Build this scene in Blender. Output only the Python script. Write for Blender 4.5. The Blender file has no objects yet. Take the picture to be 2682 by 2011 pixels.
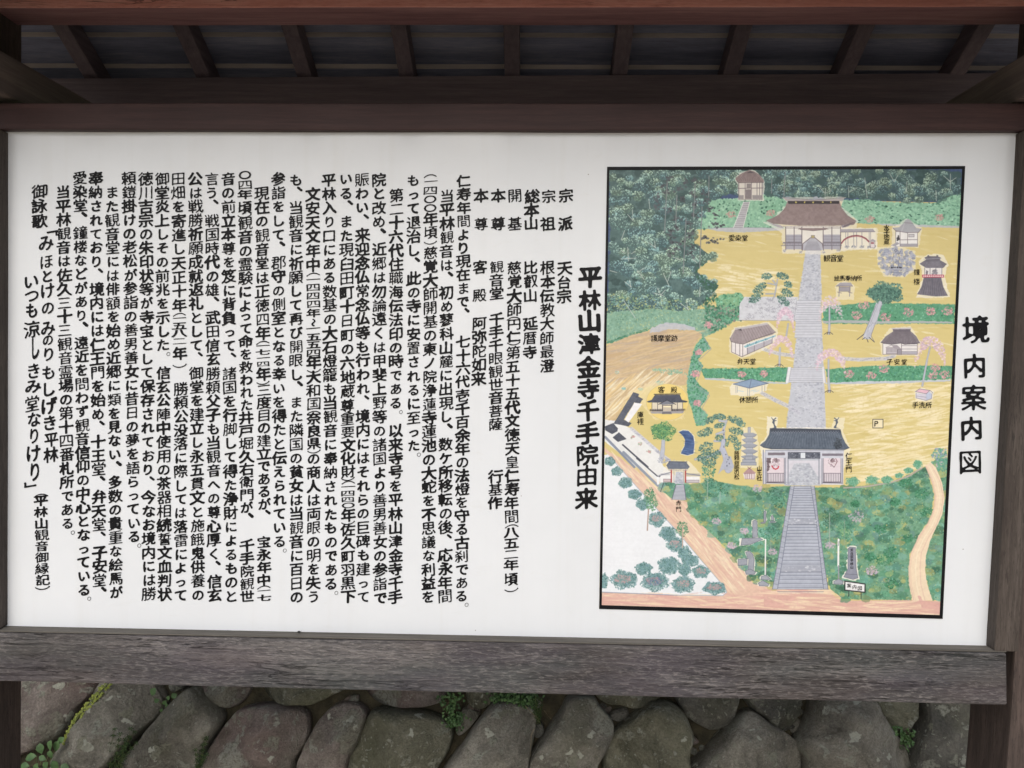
import bpy, bmesh, math, random
import numpy as np
from mathutils import Vector, Matrix, noise as mnoise

# ------------------------------------------------------------------ camera, light, exposure
scene = bpy.context.scene
COL = scene.collection
CAM_ROT = (1.52918863, -0.01399854, 0.02922001)
CAM_LOC = (0.09268474, -1.7973051, 1.5824)
FOC = 1937.0                       # focal length in pixels of the 2682 px wide photograph
cam_data = bpy.data.cameras.new("camera")
cam_data.sensor_width = 36.0
cam_data.lens = FOC * 36.0 / 2682.0
cam_data.clip_start = 0.02
cam_data.clip_end = 1000.0
cam = bpy.data.objects.new("camera", cam_data)
cam.rotation_euler = CAM_ROT
cam.location = CAM_LOC
COL.objects.link(cam)
scene.camera = cam

SUN_EL, SUN_AZ = math.radians(42), math.radians(187)      # soft, cloud-veiled, from the viewer's side
world = bpy.data.worlds.new("World")
scene.world = world
world.use_nodes = True
wn = world.node_tree
wn.nodes.clear()
w_out = wn.nodes.new("ShaderNodeOutputWorld")
w_bg = wn.nodes.new("ShaderNodeBackground")
w_sky = wn.nodes.new("ShaderNodeTexSky")
w_sky.sky_type = 'NISHITA'
w_sky.sun_disc = False
w_sky.sun_elevation = SUN_EL
w_sky.sun_rotation = SUN_AZ
w_sky.air_density = 1.0
w_sky.dust_density = 4.0
w_sky.ozone_density = 1.0
w_hsv = wn.nodes.new("ShaderNodeHueSaturation")            # thin overcast: the blue is washed out
w_hsv.inputs['Saturation'].default_value = 0.75
w_bg.inputs['Strength'].default_value = 0.12
wn.links.new(w_sky.outputs[0], w_hsv.inputs['Color'])
wn.links.new(w_hsv.outputs[0], w_bg.inputs['Color'])
wn.links.new(w_bg.outputs[0], w_out.inputs['Surface'])

sun_data = bpy.data.lights.new("sun", 'SUN')
sun_data.energy = 1.15
sun_data.angle = math.radians(50)
sun_data.color = (1.0, 0.985, 0.97)
sun = bpy.data.objects.new("sun", sun_data)
# direction towards the sun: azimuth measured like the sky texture (clockwise from +Y)
sd = Vector((math.sin(SUN_AZ) * math.cos(SUN_EL), math.cos(SUN_AZ) * math.cos(SUN_EL), math.sin(SUN_EL)))
sun.rotation_euler = sd.to_track_quat('Z', 'Y').to_euler()
sun.location = (0, -6, 8)
COL.objects.link(sun)

scene.view_settings.view_transform = 'Standard'
scene.view_settings.look = 'None'
scene.view_settings.gamma = 1.0
scene.view_settings.use_curve_mapping = False
scene.view_settings.exposure = 0.08
scene.cycles.max_bounces = 8
scene.cycles.diffuse_bounces = 5

random.seed(7)
rng = np.random.default_rng(7)

# ------------------------------------------------------------------ surveying: a sighting in the photograph laid onto an upright plane
_R = np.array(cam.rotation_euler.to_matrix())
_C = np.array(CAM_LOC)

def rays(px, py):
    px = np.asarray(px, float); py = np.asarray(py, float)
    d = np.stack([(px - 1341.0) / FOC, -(py - 1005.5) / FOC, -np.ones_like(px)], -1)
    return d @ _R.T

def on_plane(px, py, Y):
    """points where the sightings meet the upright plane y = Y"""
    d = rays(px, py)
    t = (Y - _C[1]) / d[..., 1]
    return _C + d * t[..., None]

def bp(px, py, Y):
    return Vector(on_plane([px], [py], Y)[0])

# ------------------------------------------------------------------ object helpers
def link(name, me, parent=None, mats=()):
    for m in mats:
        me.materials.append(m)
    o = bpy.data.objects.new(name, me)
    COL.objects.link(o)
    if parent is not None:
        o.parent = parent
    return o

def thing(name, label, cat, loc=(0, 0, 0), group=None):
    o = bpy.data.objects.new(name, None)
    o.empty_display_size = 0.1
    o.location = loc
    COL.objects.link(o)
    o['label'] = label
    o['category'] = cat
    if group: o['group'] = group
    return o

def under(o, parent):
    """child of parent, keeping the world coordinates its mesh was built in"""
    o.parent = parent
    loc = Vector((0, 0, 0))
    p = parent
    while p is not None:
        loc += p.location
        p = p.parent
    o.location = -loc
    return o

def mesh_from(verts, faces, smooth=False):
    me = bpy.data.meshes.new("mesh")
    me.from_pydata([tuple(v) for v in verts], [], faces)
    me.validate()
    me.update()
    if smooth:
        me.polygons.foreach_set("use_smooth", [True] * len(me.polygons))
    return me

def solid(name, corners, mat, bevel=0.003, parent=None, cuts=0, wob=0.0, seg=2):
    """a board or beam from eight corners (front four, back four, same order)"""
    bm = bmesh.new()
    v = [bm.verts.new(c) for c in corners]
    for f in ((0, 1, 2, 3), (7, 6, 5, 4), (0, 4, 5, 1), (1, 5, 6, 2), (2, 6, 7, 3), (3, 7, 4, 0)):
        bm.faces.new([v[i] for i in f])
    bmesh.ops.recalc_face_normals(bm, faces=bm.faces)
    if bevel:
        bmesh.ops.bevel(bm, geom=list(bm.edges), offset=bevel, segments=seg, affect='EDGES', profile=0.6)
    if cuts:
        d = Vector(corners[1]) - Vector(corners[0]); e = Vector(corners[3]) - Vector(corners[0])
        g = Vector(corners[4]) - Vector(corners[0])
        ax = max((d, e, g), key=lambda k: k.length).normalized()
        longest = [ed for ed in bm.edges if abs((ed.verts[0].co - ed.verts[1].co).normalized().dot(ax)) > 0.98 and ed.calc_length() > 0.2]
        bmesh.ops.subdivide_edges(bm, edges=longest, cuts=cuts, use_grid_fill=True)
        for q in bm.verts:
            n = mnoise.noise_vector(q.co * 3.1) * wob + mnoise.noise_vector(q.co * 17.0) * wob * 0.35
            q.co += n
    me = bpy.data.meshes.new("mesh")
    bm.to_mesh(me); bm.free()
    for p in me.polygons: p.use_smooth = False
    me.materials.append(mat)
    o = bpy.data.objects.new(name, me)
    COL.objects.link(o)
    if parent is not None: under(o, parent)
    return o

def beam_px(name, quad, Y0, Y1, mat, parent, **k):
    """quad = four sightings (TL, TR, BR, BL) on the face y = Y0, carried straight back to y = Y1"""
    f = [bp(x, y, Y0) for x, y in quad]
    b = [Vector((q.x, Y1, q.z)) for q in f]
    return solid(name, f + b, mat, parent=parent, **k)

def box(name, x0, x1, y0, y1, z0, z1, mat, parent, **k):
    f = [Vector((x0, y0, z1)), Vector((x1, y0, z1)), Vector((x1, y0, z0)), Vector((x0, y0, z0))]
    b = [Vector((q.x, y1, q.z)) for q in f]
    return solid(name, f + b, mat, parent=parent, **k)

# ------------------------------------------------------------------ materials
def srgb(r, g, b):
    def f(c):
        c /= 255.0
        return c / 12.92 if c <= 0.04045 else ((c + 0.055) / 1.055) ** 2.4
    return (f(r), f(g), f(b), 1.0)

class NT:
    def __init__(s, name):
        s.m = bpy.data.materials.new(name); s.m.use_nodes = True
        s.t = s.m.node_tree; s.t.nodes.clear()
        s.out = s.n("ShaderNodeOutputMaterial"); s.b = s.n("ShaderNodeBsdfPrincipled")
        s.l(s.b.outputs[0], s.out.inputs['Surface'])
    def n(s, k, **kw):
        x = s.t.nodes.new(k)
        for a, b in kw.items(): setattr(x, a, b)
        return x
    def l(s, a, b): s.t.links.new(a, b)
    def noise(s, vec, scale, detail=4, rough=0.55, dist=0.0):
        x = s.n("ShaderNodeTexNoise"); x.inputs['Scale'].default_value = scale
        x.inputs['Detail'].default_value = detail; x.inputs['Roughness'].default_value = rough
        x.inputs['Distortion'].default_value = dist
        if vec is not None: s.l(vec, x.inputs['Vector'])
        return x.outputs['Fac']
    def mapping(s, scale, coord='Object', rot=(0, 0, 0)):
        c = s.n("ShaderNodeTexCoord"); m = s.n("ShaderNodeMapping")
        m.inputs['Scale'].default_value = scale; m.inputs['Rotation'].default_value = rot
        s.l(c.outputs[coord], m.inputs['Vector']); return m.outputs[0]
    def ramp(s, fac, stops):
        r = s.n("ShaderNodeValToRGB"); e = r.color_ramp.elements
        while len(e) < len(stops): e.new(0.5)
        for q, (p, c) in zip(e, stops): q.position = p; q.color = c
        s.l(fac, r.inputs[0]); return r.outputs[0]
    def mix(s, a, b, fac, mode='MIX'):
        x = s.n("ShaderNodeMix"); x.data_type = 'RGBA'; x.blend_type = mode
        for i, q in ((6, a), (7, b)):
            if isinstance(q, tuple): x.inputs[i].default_value = q
            else: s.l(q, x.inputs[i])
        if isinstance(fac, (int, float)): x.inputs[0].default_value = fac
        else: s.l(fac, x.inputs[0])
        return x.outputs[2]
    def math(s, op, a, b=0.0):
        x = s.n("ShaderNodeMath"); x.operation = op
        for i, q in ((0, a), (1, b)):
            if isinstance(q, (int, float)): x.inputs[i].default_value = q
            else: s.l(q, x.inputs[i])
        return x.outputs[0]
    def bump(s, h, strength, dist, prev=None):
        x = s.n("ShaderNodeBump"); x.inputs['Strength'].default_value = strength
        x.inputs['Distance'].default_value = dist; s.l(h, x.inputs['Height'])
        if prev is not None: s.l(prev, x.inputs['Normal'])
        return x.outputs[0]

def wood(name, dark, mid, light, axis='X', rough=0.7, bump=0.4, flake=0.0, tint=None, spec=0.3, g=1.0):
    s = NT(name)
    def sc(a, c):
        return {'X': (a, c, c), 'Y': (c, a, c), 'Z': (c, c, a)}[axis]
    broad = s.noise(s.mapping(sc(1.2, 9 * g)), 1.0, 5, 0.6, 0.8)
    grain = s.noise(s.mapping(sc(3.5, 85 * g)), 1.0, 6, 0.65, 0.5)
    fibre = s.noise(s.mapping(sc(22, 620 * g)), 1.0, 3, 0.7)
    a = s.math('ADD', s.math('MULTIPLY', broad, 0.5), s.math('MULTIPLY', grain, 0.5))
    a = s.math('ADD', a, s.math('MULTIPLY', s.math('SUBTRACT', fibre, 0.5), 0.28))
    col = s.ramp(a, [(0.30, dark), (0.5, mid), (0.70, light)])
    h = s.math('ADD', s.math('MULTIPLY', grain, 0.7), s.math('MULTIPLY', fibre, 0.5))
    if flake:
        fl = s.noise(s.mapping(sc(58, 230)), 1.0, 3, 0.6, 0.5)
        k = s.ramp(fl, [(0.49, (0, 0, 0, 1)), (0.68, (1, 1, 1, 1))])
        col = s.mix(col, light, s.math('MULTIPLY', k, flake))
        dk = s.ramp(s.noise(s.mapping(sc(26, 240)), 1.0, 4, 0.7, 0.6), [(0.36, (1, 1, 1, 1)), (0.48, (0, 0, 0, 1))])
        col = s.mix(col, dark, s.math('MULTIPLY', dk, 0.7))
        h = s.math('ADD', h, s.math('MULTIPLY', fl, 1.1))
        spl = s.noise(s.mapping(sc(2.6, 46)), 1.0, 5, 0.55, 0.9)          # long drying splits
        ds = s.math('ABSOLUTE', s.math('SUBTRACT', spl, 0.5))
        ks = s.math('MULTIPLY', s.ramp(ds, [(0.004, (1, 1, 1, 1)), (0.012, (0, 0, 0, 1))]), s.ramp(s.noise(s.mapping(sc(3, 8)), 1.0, 2), [(0.52, (0, 0, 0, 1)), (0.60, (1, 1, 1, 1))]))
        col = s.mix(col, (0.012, 0.011, 0.010, 1), s.math('MULTIPLY', ks, 0.75))
        h = s.math('SUBTRACT', h, s.math('MULTIPLY', ks, 1.2))
        st = s.ramp(s.noise(s.mapping(sc(2.2, 7)), 1.0, 5, 0.6, 0.5), [(0.42, (1, 1, 1, 1)), (0.60, (0, 0, 0, 1))])
        col = s.mix(col, dark, s.math('MULTIPLY', st, 0.4))
    if tint:
        for c, seed in tint:
            tn = s.n("ShaderNodeTexNoise"); tn.noise_dimensions = '4D'
            tn.inputs['W'].default_value = seed; tn.inputs['Scale'].default_value = 3.0; tn.inputs['Detail'].default_value = 3
            s.l(s.mapping(sc(1.0, 3.0)), tn.inputs['Vector'])
            k = s.ramp(tn.outputs['Fac'], [(0.48, (0, 0, 0, 1)), (0.66, (1, 1, 1, 1))])
            col = s.mix(col, c, s.math('MULTIPLY', k, 0.30))
    s.l(col, s.b.inputs['Base Color'])
    s.b.inputs['Roughness'].default_value = rough
    s.b.inputs['Specular IOR Level'].default_value = spec
    s.l(s.bump(h, bump, 0.004), s.b.inputs['Normal'])
    return s.m

M_rail_dark = wood("dark stained wood", srgb(42, 28, 28), srgb(58, 40, 40), srgb(76, 54, 52), 'X', 0.55, 0.15)
M_ridge_shaded = wood("ridge underside painted shade", srgb(104, 74, 78), srgb(136, 100, 104), srgb(164, 126, 126), 'X', 0.65, 0.25)  # shaded copy of the ridge timber: the underside's shade is put into its colour
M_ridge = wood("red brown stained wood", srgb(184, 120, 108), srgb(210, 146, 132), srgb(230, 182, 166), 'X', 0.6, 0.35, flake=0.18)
M_plate = wood("brown roof timber", srgb(84, 76, 80), srgb(108, 98, 102), srgb(132, 120, 120), 'X', 0.7, 0.15)
M_rafter = wood("brown rafter timber", srgb(72, 64, 70), srgb(94, 84, 90), srgb(116, 104, 108), 'Y', 0.7, 0.15)
M_tie = wood("brown tie timber", srgb(74, 66, 66), srgb(98, 88, 86), srgb(120, 108, 104), 'Y', 0.7, 0.2)
M_post = wood("weathered post timber", srgb(50, 44, 42), srgb(76, 66, 62), srgb(102, 90, 84), 'Z', 0.75, 0.35, flake=0.1)
M_post_grey = wood("grey brown weathered upright", srgb(52, 46, 43), srgb(78, 71, 66), srgb(108, 100, 94), 'Z', 0.75, 0.4, flake=0.15)
M_low = wood("silvered weathered oak", srgb(48, 46, 47), srgb(88, 86, 88), srgb(146, 142, 140), 'X', 0.72, 1.0, flake=0.75,
             tint=[(srgb(76, 88, 86), 1.3), (srgb(92, 84, 96), 5.7), (srgb(100, 88, 82), 9.1)])
M_ledge = wood("grey ledge timber", srgb(62, 60, 56), srgb(92, 89, 84), srgb(116, 112, 106), 'X', 0.8, 0.3)
M_boardedge_lit = wood("sawn edge painted lit", srgb(138, 132, 128), srgb(164, 157, 152), srgb(186, 178, 170), 'X', 0.85, 0.4, g=0.6)  # edges lightened in colour, standing in for light from the front
M_roofboard = wood("old roof boards", srgb(82, 86, 102), srgb(114, 118, 138), srgb(148, 150, 164), 'X', 0.85, 0.5, g=0.5)
M_shingle = wood("grey roof shakes", srgb(62, 58, 54), srgb(96, 90, 84), srgb(128, 120, 112), 'Y', 0.85, 0.6, g=0.5)

def panel_mat():
    s = NT("white enamel panel")
    v = s.mapping((1, 1, 1))
    n1 = s.noise(v, 3.2, 5, 0.6)
    col = s.ramp(n1, [(0.35, srgb(219, 224, 229)), (0.65, srgb(224, 229, 234))])
    # fly specks and grime, with shapes of their own
    vo = s.n("ShaderNodeTexVoronoi"); vo.inputs['Scale'].default_value = 13.0; s.l(v, vo.inputs['Vector'])
    vo.inputs['Randomness'].default_value = 1.0
    big = s.n("ShaderNodeTexNoise"); big.inputs['Scale'].default_value = 2.3; s.l(v, big.inputs['Vector'])
    k = s.ramp(vo.outputs['Distance'], [(0.012, (1, 1, 1, 1)), (0.022, (0, 0, 0, 1))])
    k = s.math('MULTIPLY', k, s.math('GREATER_THAN', s.noise(s.mapping((1, 1, 1)), 9.0, 1), 0.56))
    col = s.mix(col, srgb(120, 116, 108), s.math('MULTIPLY', k, 0.8))
    rn = s.ramp(s.noise(s.mapping((22, 1, 0.9)), 1.0, 4, 0.6, 0.2), [(0.52, (0, 0, 0, 1)), (0.70, (1, 1, 1, 1))])
    col = s.mix(col, srgb(196, 196, 188), s.math('MULTIPLY', rn, 0.09))
    sm = s.ramp(s.noise(s.mapping((2.5, 1, 6)), 5.0, 6, 0.7, 0.6), [(0.60, (0, 0, 0, 1)), (0.78, (1, 1, 1, 1))])
    col = s.mix(col, srgb(200, 198, 190), s.math('MULTIPLY', sm, 0.16))
    s.l(col, s.b.inputs['Base Color'])
    s.l(s.ramp(n1, [(0.3, (0.13, 0.13, 0.13, 1)), (0.7, (0.18, 0.18, 0.18, 1))]), s.b.inputs['Roughness'])
    s.b.inputs['Specular IOR Level'].default_value = 0.45
    s.l(s.bump(s.noise(s.mapping((1, 1, 1)), 260.0, 2), 0.04, 0.001), s.b.inputs['Normal'])
    return s.m
M_panel = panel_mat()

def ink_mat():
    s = NT("black sign paint")
    s.l(s.ramp(s.noise(s.mapping((1, 1, 1)), 60, 4), [(0.3, srgb(8, 9, 12)), (0.7, srgb(20, 21, 26))]), s.b.inputs['Base Color'])
    s.b.inputs['Roughness'].default_value = 0.5
    s.b.inputs['Specular IOR Level'].default_value = 0.2
    return s.m
M_ink = ink_mat()

def stone_mat(name, c1, c2, c3, red=0.0, seed=0.0):
    s = NT(name)
    oi = s.n("ShaderNodeObjectInfo")
    c = s.n("ShaderNodeTexCoord"); m = s.n("ShaderNodeVectorMath"); m.operation = 'ADD'
    s.l(c.outputs['Object'], m.inputs[0])
    cb = s.n("ShaderNodeCombineXYZ"); s.l(s.math('MULTIPLY', oi.outputs['Random'], 30.0), cb.inputs[0]); cb.inputs[1].default_value = seed
    s.l(cb.outputs[0], m.inputs[1]); v = m.outputs[0]
    a = s.noise(v, 7, 8, 0.68, 0.5)
    f = s.noise(v, 130, 8, 0.78)
    col = s.ramp(s.math('ADD', s.math('MULTIPLY', a, 0.58), s.math('MULTIPLY', f, 0.42)), [(0.36, c1), (0.50, c2), (0.63, c3)])
    if red:
        k = s.ramp(s.noise(v, 4.0, 3, 0.5, 0.3), [(0.46, (0, 0, 0, 1)), (0.62, (1, 1, 1, 1))])
        col = s.mix(col, srgb(124, 98, 94), s.math('MULTIPLY', k, red))
    moss = s.ramp(s.noise(v, 3.1, 5, 0.6, 0.4), [(0.5, (0, 0, 0, 1)), (0.68, (1, 1, 1, 1))])
    col = s.mix(col, srgb(86, 92, 62), s.math('MULTIPLY', moss, 0.4))
    # crustose lichen: rounded pale rosettes with crumbly rims
    dv = s.n("ShaderNodeVectorMath"); dv.operation = 'ADD'
    nz = s.n("ShaderNodeTexNoise"); nz.inputs['Scale'].default_value = 26; nz.inputs['Detail'].default_value = 5; s.l(v, nz.inputs['Vector'])
    sc = s.n("ShaderNodeVectorMath"); sc.operation = 'SCALE'; sc.inputs['Scale'].default_value = 0.10
    s.l(nz.outputs['Color'], sc.inputs[0]); s.l(v, dv.inputs[0]); s.l(sc.outputs[0], dv.inputs[1])
    hgt = None
    for scl, thr, amt in ((6.5, 0.36, 0.7), (17.0, 0.34, 0.8), (48, 0.27, 0.75)):
        vo = s.n("ShaderNodeTexVoronoi"); vo.inputs['Scale'].default_value = scl; s.l(dv.outputs[0], vo.inputs['Vector'])
        k = s.ramp(vo.outputs['Distance'], [(thr - 0.05, (1, 1, 1, 1)), (thr + 0.05, (0, 0, 0, 1))])
        sep = s.n("ShaderNodeSeparateColor"); s.l(vo.outputs['Color'], sep.inputs[0])
        pick = s.math('GREATER_THAN', sep.outputs[0], 0.50 if scl < 40 else 0.55)
        k = s.math('MULTIPLY', s.math('MULTIPLY', k, pick), s.ramp(f, [(0.36, (0, 0, 0, 1)), (0.5, (1, 1, 1, 1))]))
        lc = s.mix(srgb(152, 154, 136), srgb(188, 192, 182), sep.outputs[1])
        col = s.mix(col, lc, s.math('MULTIPLY', k, amt))
        hgt = k if hgt is None else s.math('ADD', hgt, k)
    gr = s.noise(v, 420, 3, 0.8)
    col = s.mix(col, (0.02, 0.019, 0.017, 1), s.math('MULTIPLY', s.ramp(gr, [(0.34, (1, 1, 1, 1)), (0.46, (0, 0, 0, 1))]), 0.28))
    v2 = s.n("ShaderNodeTexVoronoi"); v2.inputs['Scale'].default_value = 15.0; s.l(dv.outputs[0], v2.inputs['Vector'])
    sp2 = s.n("ShaderNodeSeparateColor"); s.l(v2.outputs['Color'], sp2.inputs[0])
    kk = s.math('MULTIPLY', s.ramp(v2.outputs['Distance'], [(0.20, (1, 1, 1, 1)), (0.26, (0, 0, 0, 1))]), s.math('GREATER_THAN', sp2.outputs[1], 0.74))
    col = s.mix(col, srgb(204, 208, 196), s.math('MULTIPLY', kk, 0.85))
    s.l(col, s.b.inputs['Base Color'])
    s.b.inputs['Roughness'].default_value = 0.9
    s.b.inputs['Specular IOR Level'].default_value = 0.2
    h = s.math('ADD', s.math('MULTIPLY', a, 1.5), s.math('MULTIPLY', f, 0.6))
    h = s.math('ADD', h, s.math('MULTIPLY', hgt, 0.12))
    s.l(s.bump(h, 1.0, 0.03), s.b.inputs['Normal'])
    return s.m
STONES = [stone_mat("grey brown lichen stone", srgb(90, 88, 82), srgb(144, 142, 133), srgb(188, 185, 174)),
          stone_mat("reddish lichen stone", srgb(90, 84, 80), srgb(140, 132, 127), srgb(184, 176, 168), red=0.35, seed=5),
          stone_mat("greenish lichen stone", srgb(80, 82, 70), srgb(128, 128, 112), srgb(168, 168, 150), seed=11),
          stone_mat("dark smooth stone", srgb(74, 75, 71), srgb(112, 112, 106), srgb(148, 146, 138), seed=17)]

def plain(name, c1, c2, scale=8, rough=0.9, bump=0.3, dist=0.02, sub=0.0):
    s = NT(name)
    n = s.noise(s.mapping((1, 1, 1)), scale, 8, 0.65)
    s.l(s.ramp(n, [(0.35, c1), (0.65, c2)]), s.b.inputs['Base Color'])
    s.b.inputs['Roughness'].default_value = rough
    s.l(s.bump(n, bump, dist), s.b.inputs['Normal'])
    return s.m
M_soil = plain("dark damp soil", srgb(44, 42, 30), srgb(78, 72, 54), 18, bump=0.8)
M_ground = plain("trodden gravel ground", srgb(176, 164, 146), srgb(204, 192, 172), 22, bump=0.5)
M_leaf_y = plain("yellow green creeper leaf", srgb(92, 108, 40), srgb(136, 146, 62), 40, 0.6)
M_leaf_b = plain("broad green leaf", srgb(52, 82, 46), srgb(80, 112, 64), 30, 0.55)
M_leaf_d = plain("dark green weed leaf", srgb(44, 66, 36), srgb(70, 92, 50), 40, 0.65)
M_stem = plain("green stem", srgb(70, 84, 44), srgb(96, 104, 60), 40, 0.7)
M_grass = plain("bank grass", srgb(62, 84, 36), srgb(98, 116, 58), 30, 0.8)
M_dry = plain("dry stalk", srgb(120, 108, 84), srgb(150, 138, 112), 40, 0.8)

# ------------------------------------------------------------------ ground and bank
EYE = CAM_LOC[2]
def grid_mesh(x0, x1, y0, y1, nx, ny, fz):
    vs = []; fs = []
    for j in range(ny + 1):
        for i in range(nx + 1):
            x = x0 + (x1 - x0) * i / nx; y = y0 + (y1 - y0) * j / ny
            vs.append((x, y, fz(x, y)))
    for j in range(ny):
        for i in range(nx):
            a = j * (nx + 1) + i
            fs.append((a, a + 1, a + nx + 2, a + nx + 1))
    return mesh_from(vs, fs, True)
def wall_y(z): return 0.62 + 0.30 * z
WALL_TOP = 1.42
def ground_z(x, y):
    if y < 0.75: return 0.006 * mnoise.noise(Vector((x * 2, y * 2, 0)))
    # the earth behind the wall: rises with the wall's batter, then a gentle bank
    t = (y - 0.75)
    return min(max(0.0, (t) / 0.30), 1.36) + max(0, y - 1.4) * 0.12 + 0.03 * mnoise.noise(Vector((x, y, 0)))
gx = [-60, -20, -8, -4] + list(np.linspace(-3, 3, 41)) + [4, 8, 20, 60]
gy = [-60, -25, -10, -5] + list(np.linspace(-3, 2.2, 70)) + [3, 5, 9, 20, 60]
vs = [(x, y, ground_z(x, y)) for y in gy for x in gx]
nx_ = len(gx)
fs = [(j * nx_ + i, j * nx_ + i + 1, (j + 1) * nx_ + i + 1, (j + 1) * nx_ + i) for j in range(len(gy) - 1) for i in range(nx_ - 1)]
gme = mesh_from(vs, fs, False)
gme.materials.append(M_ground); gme.materials.append(M_soil); gme.materials.append(M_grass)
for p in gme.polygons:
    p.material_index = 0 if p.center.y < 0.72 else (1 if p.center.y < 1.3 else 2)
g = link("ground", gme); g['kind'] = 'structure'

# ------------------------------------------------------------------ the notice board
BOARD = thing("notice_board", "roofed dark wooden notice board holding a white lettered panel with a painted map",
              "notice board", (0.0, 0.12, 0.0))
TL, TR, BR, BL = (22, 347), (2661, 350), (2583, 1697), (20, 1643)
pTL, pTR, pBR, pBL = [bp(x, y, 0.0) for x, y in (TL, TR, BR, BL)]

# enamelled panel, a little larger than its opening so that the frame grips it
def grow(p, dx, dz): return Vector((p.x + dx, p.y, p.z + dz))
pc = [grow(pTL, -.012, .012), grow(pTR, .012, .012), grow(pBR, .012, -.012), grow(pBL, -.012, -.012)]
PANEL = solid("sign_panel", pc + [Vector((q.x, 0.018, q.z)) for q in pc], M_panel, bevel=0.0, parent=BOARD)
back = [grow(pTL, -.05, .03), grow(pTR, .05, .03), grow(pBR, .05, -.03), grow(pBL, -.05, -.03)]
solid("back_board", [Vector((q.x, 0.021, q.z)) for q in back] + [Vector((q.x, 0.040, q.z)) for q in back], M_plate, parent=BOARD)

# top rail: front face y = -0.019
def rail(name, top, bot_front, Yf, Yb, mat, **k):
    f = [bp(*top[0], Yf), bp(*top[1], Yf), bp(*bot_front[1], Yf), bp(*bot_front[0], Yf)]
    b = [Vector((q.x, Yb, q.z)) for q in f]
    return solid(name, f + b, mat, parent=BOARD, **k)
rail("top_rail", ((-140, 269.5), (2900, 270)), ((-140, 339), (2900, 342.5)), -0.019, 0.018, M_rail_dark, cuts=40, wob=0.0012)
rail("bottom_rail", ((-140, 1655), (2638, 1711)), ((-140, 1782), (2638, 1846)), -0.036, 0.018, M_low, bevel=0.005, cuts=60, wob=0.0016)
lf = [bp(-140, 1652, -0.034), bp(2636, 1708.6, -0.034)]
ledge_c = [grow(lf[0], 0, .003), grow(lf[1], 0, .003), lf[1], lf[0]]
solid("ledge", ledge_c + [Vector((q.x, -0.001, q.z)) for q in ledge_c], M_ledge, bevel=0.001, parent=BOARD)
# stiles
def stile(name, a, b, out, mat):
    a = Vector(a); b = Vector(b)
    f = [a, Vector((a.x + out, a.y, a.z)), Vector((b.x + out, b.y, b.z)), b]
    f = [Vector((q.x, -0.034, q.z)) for q in f]
    return solid(name, f + [Vector((q.x, 0.018, q.z)) for q in f], mat, parent=BOARD, cuts=20, wob=0.001)
stile("stile", grow(pTL, 0, -.0005), grow(pBL, 0, .006), -0.055, M_post_grey)
stile("stile", grow(pTR, 0, -.0005), grow(pBR, 0, .006), 0.055, M_post_grey)

# posts (their inner edges are sighted on the plane y = 0.075)
def post(name, e1, e2, Yf, Yb, out, z0, z1, mat, **k):
    a, b = bp(*e1, Yb), bp(*e2, Yb)          # the edge sighted is the far inner one
    def at(z): return a.x + (b.x - a.x) * (z - a.z) / (b.z - a.z)
    f = [Vector((at(z1), Yf, z1)), Vector((at(z1) + out, Yf, z1)), Vector((at(z0) + out, Yf, z0)), Vector((at(z0), Yf, z0))]
    return solid(name, f + [Vector((q.x, Yb, q.z)) for q in f], mat, parent=BOARD, bevel=0.006, cuts=24, wob=0.0015, **k)
H_RB, H_RT = EYE + 0.868, EYE + 0.988            # ridge beam, bottom and top
post("post", (57, 100), (57, 1850), 0.002, 0.165, -0.125, 0.03, H_RB, M_post)
post("post", (2665, 100), (2539, 1850), 0.002, 0.165, 0.125, 0.03, H_RB, M_post)
for sx in (-1, 1):
    xc = -1.25 if sx < 0 else 1.20
    bm = bmesh.new()
    bmesh.ops.create_icosphere(bm, subdivisions=3, radius=1.0)
    for v in bm.verts:
        v.co = Vector((v.co.x * .17, v.co.y * .16, max(-0.6, min(0.7, v.co.z)) * .10)) + mnoise.noise_vector(v.co * 1.5) * .015
        v.co += Vector((xc, 0.11, 0.0))
    me = bpy.data.meshes.new("mesh"); bm.to_mesh(me); bm.free()
    for p in me.polygons: p.use_smooth = True
    me.materials.append(STONES[0])
    o = bpy.data.objects.new("footing_stone", me); COL.objects.link(o); under(o, BOARD)

# ridge beam, with its slight slope read from the photograph
rq = [(-420, 21.0), (1341, 22.5), (3100, 18.0)]
a, b = bp(-420, 21.5, 0.060), bp(3100, 17.5, 0.060)
f = [Vector((a.x, .06, a.z + .12)), Vector((b.x, .06, b.z + .12)), b, a]
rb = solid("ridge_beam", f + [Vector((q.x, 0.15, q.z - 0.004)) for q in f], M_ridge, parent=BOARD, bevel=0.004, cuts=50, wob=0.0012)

rb.data.materials.append(M_ridge_shaded)
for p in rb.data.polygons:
    if p.normal.z < -0.75: p.material_index = 1  # downward faces take the painted shade
# roof planes
def rafter_h(Y): return H_RT + 0.62 * 0.045 - 0.62 * abs(Y - 0.105)
XR = []
for (xf, xb) in ((130, 240), (452, 535), (742, 800), (1036, 1065), (1337, 1343), (1638, 1627), (1955, 1915), (2280, 2215), (2592, 2512)):
    XR.append(0.5 * (bp(xf, 60, .262).x + bp(xb, 203, .415).x))
XR = [XR[0] - .31] + XR + [XR[-1] + .31]
EAVE_F, EAVE_B = -0.50, 0.71
def rafter(x, Ya, Yb):
    w = 0.0225; t = 0.070
    def sec(Y): h = rafter_h(Y); return [Vector((x - w, Y, h + t)), Vector((x + w, Y, h + t)), Vector((x + w, Y, h)), Vector((x - w, Y, h))]
    return solid("rafter", sec(Ya) + sec(Yb), M_rafter, bevel=0.003, parent=BOARD)
for i, x in enumerate(XR):
    rafter(x, 0.106, EAVE_B)
    rafter(x, EAVE_F, 0.104)
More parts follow.
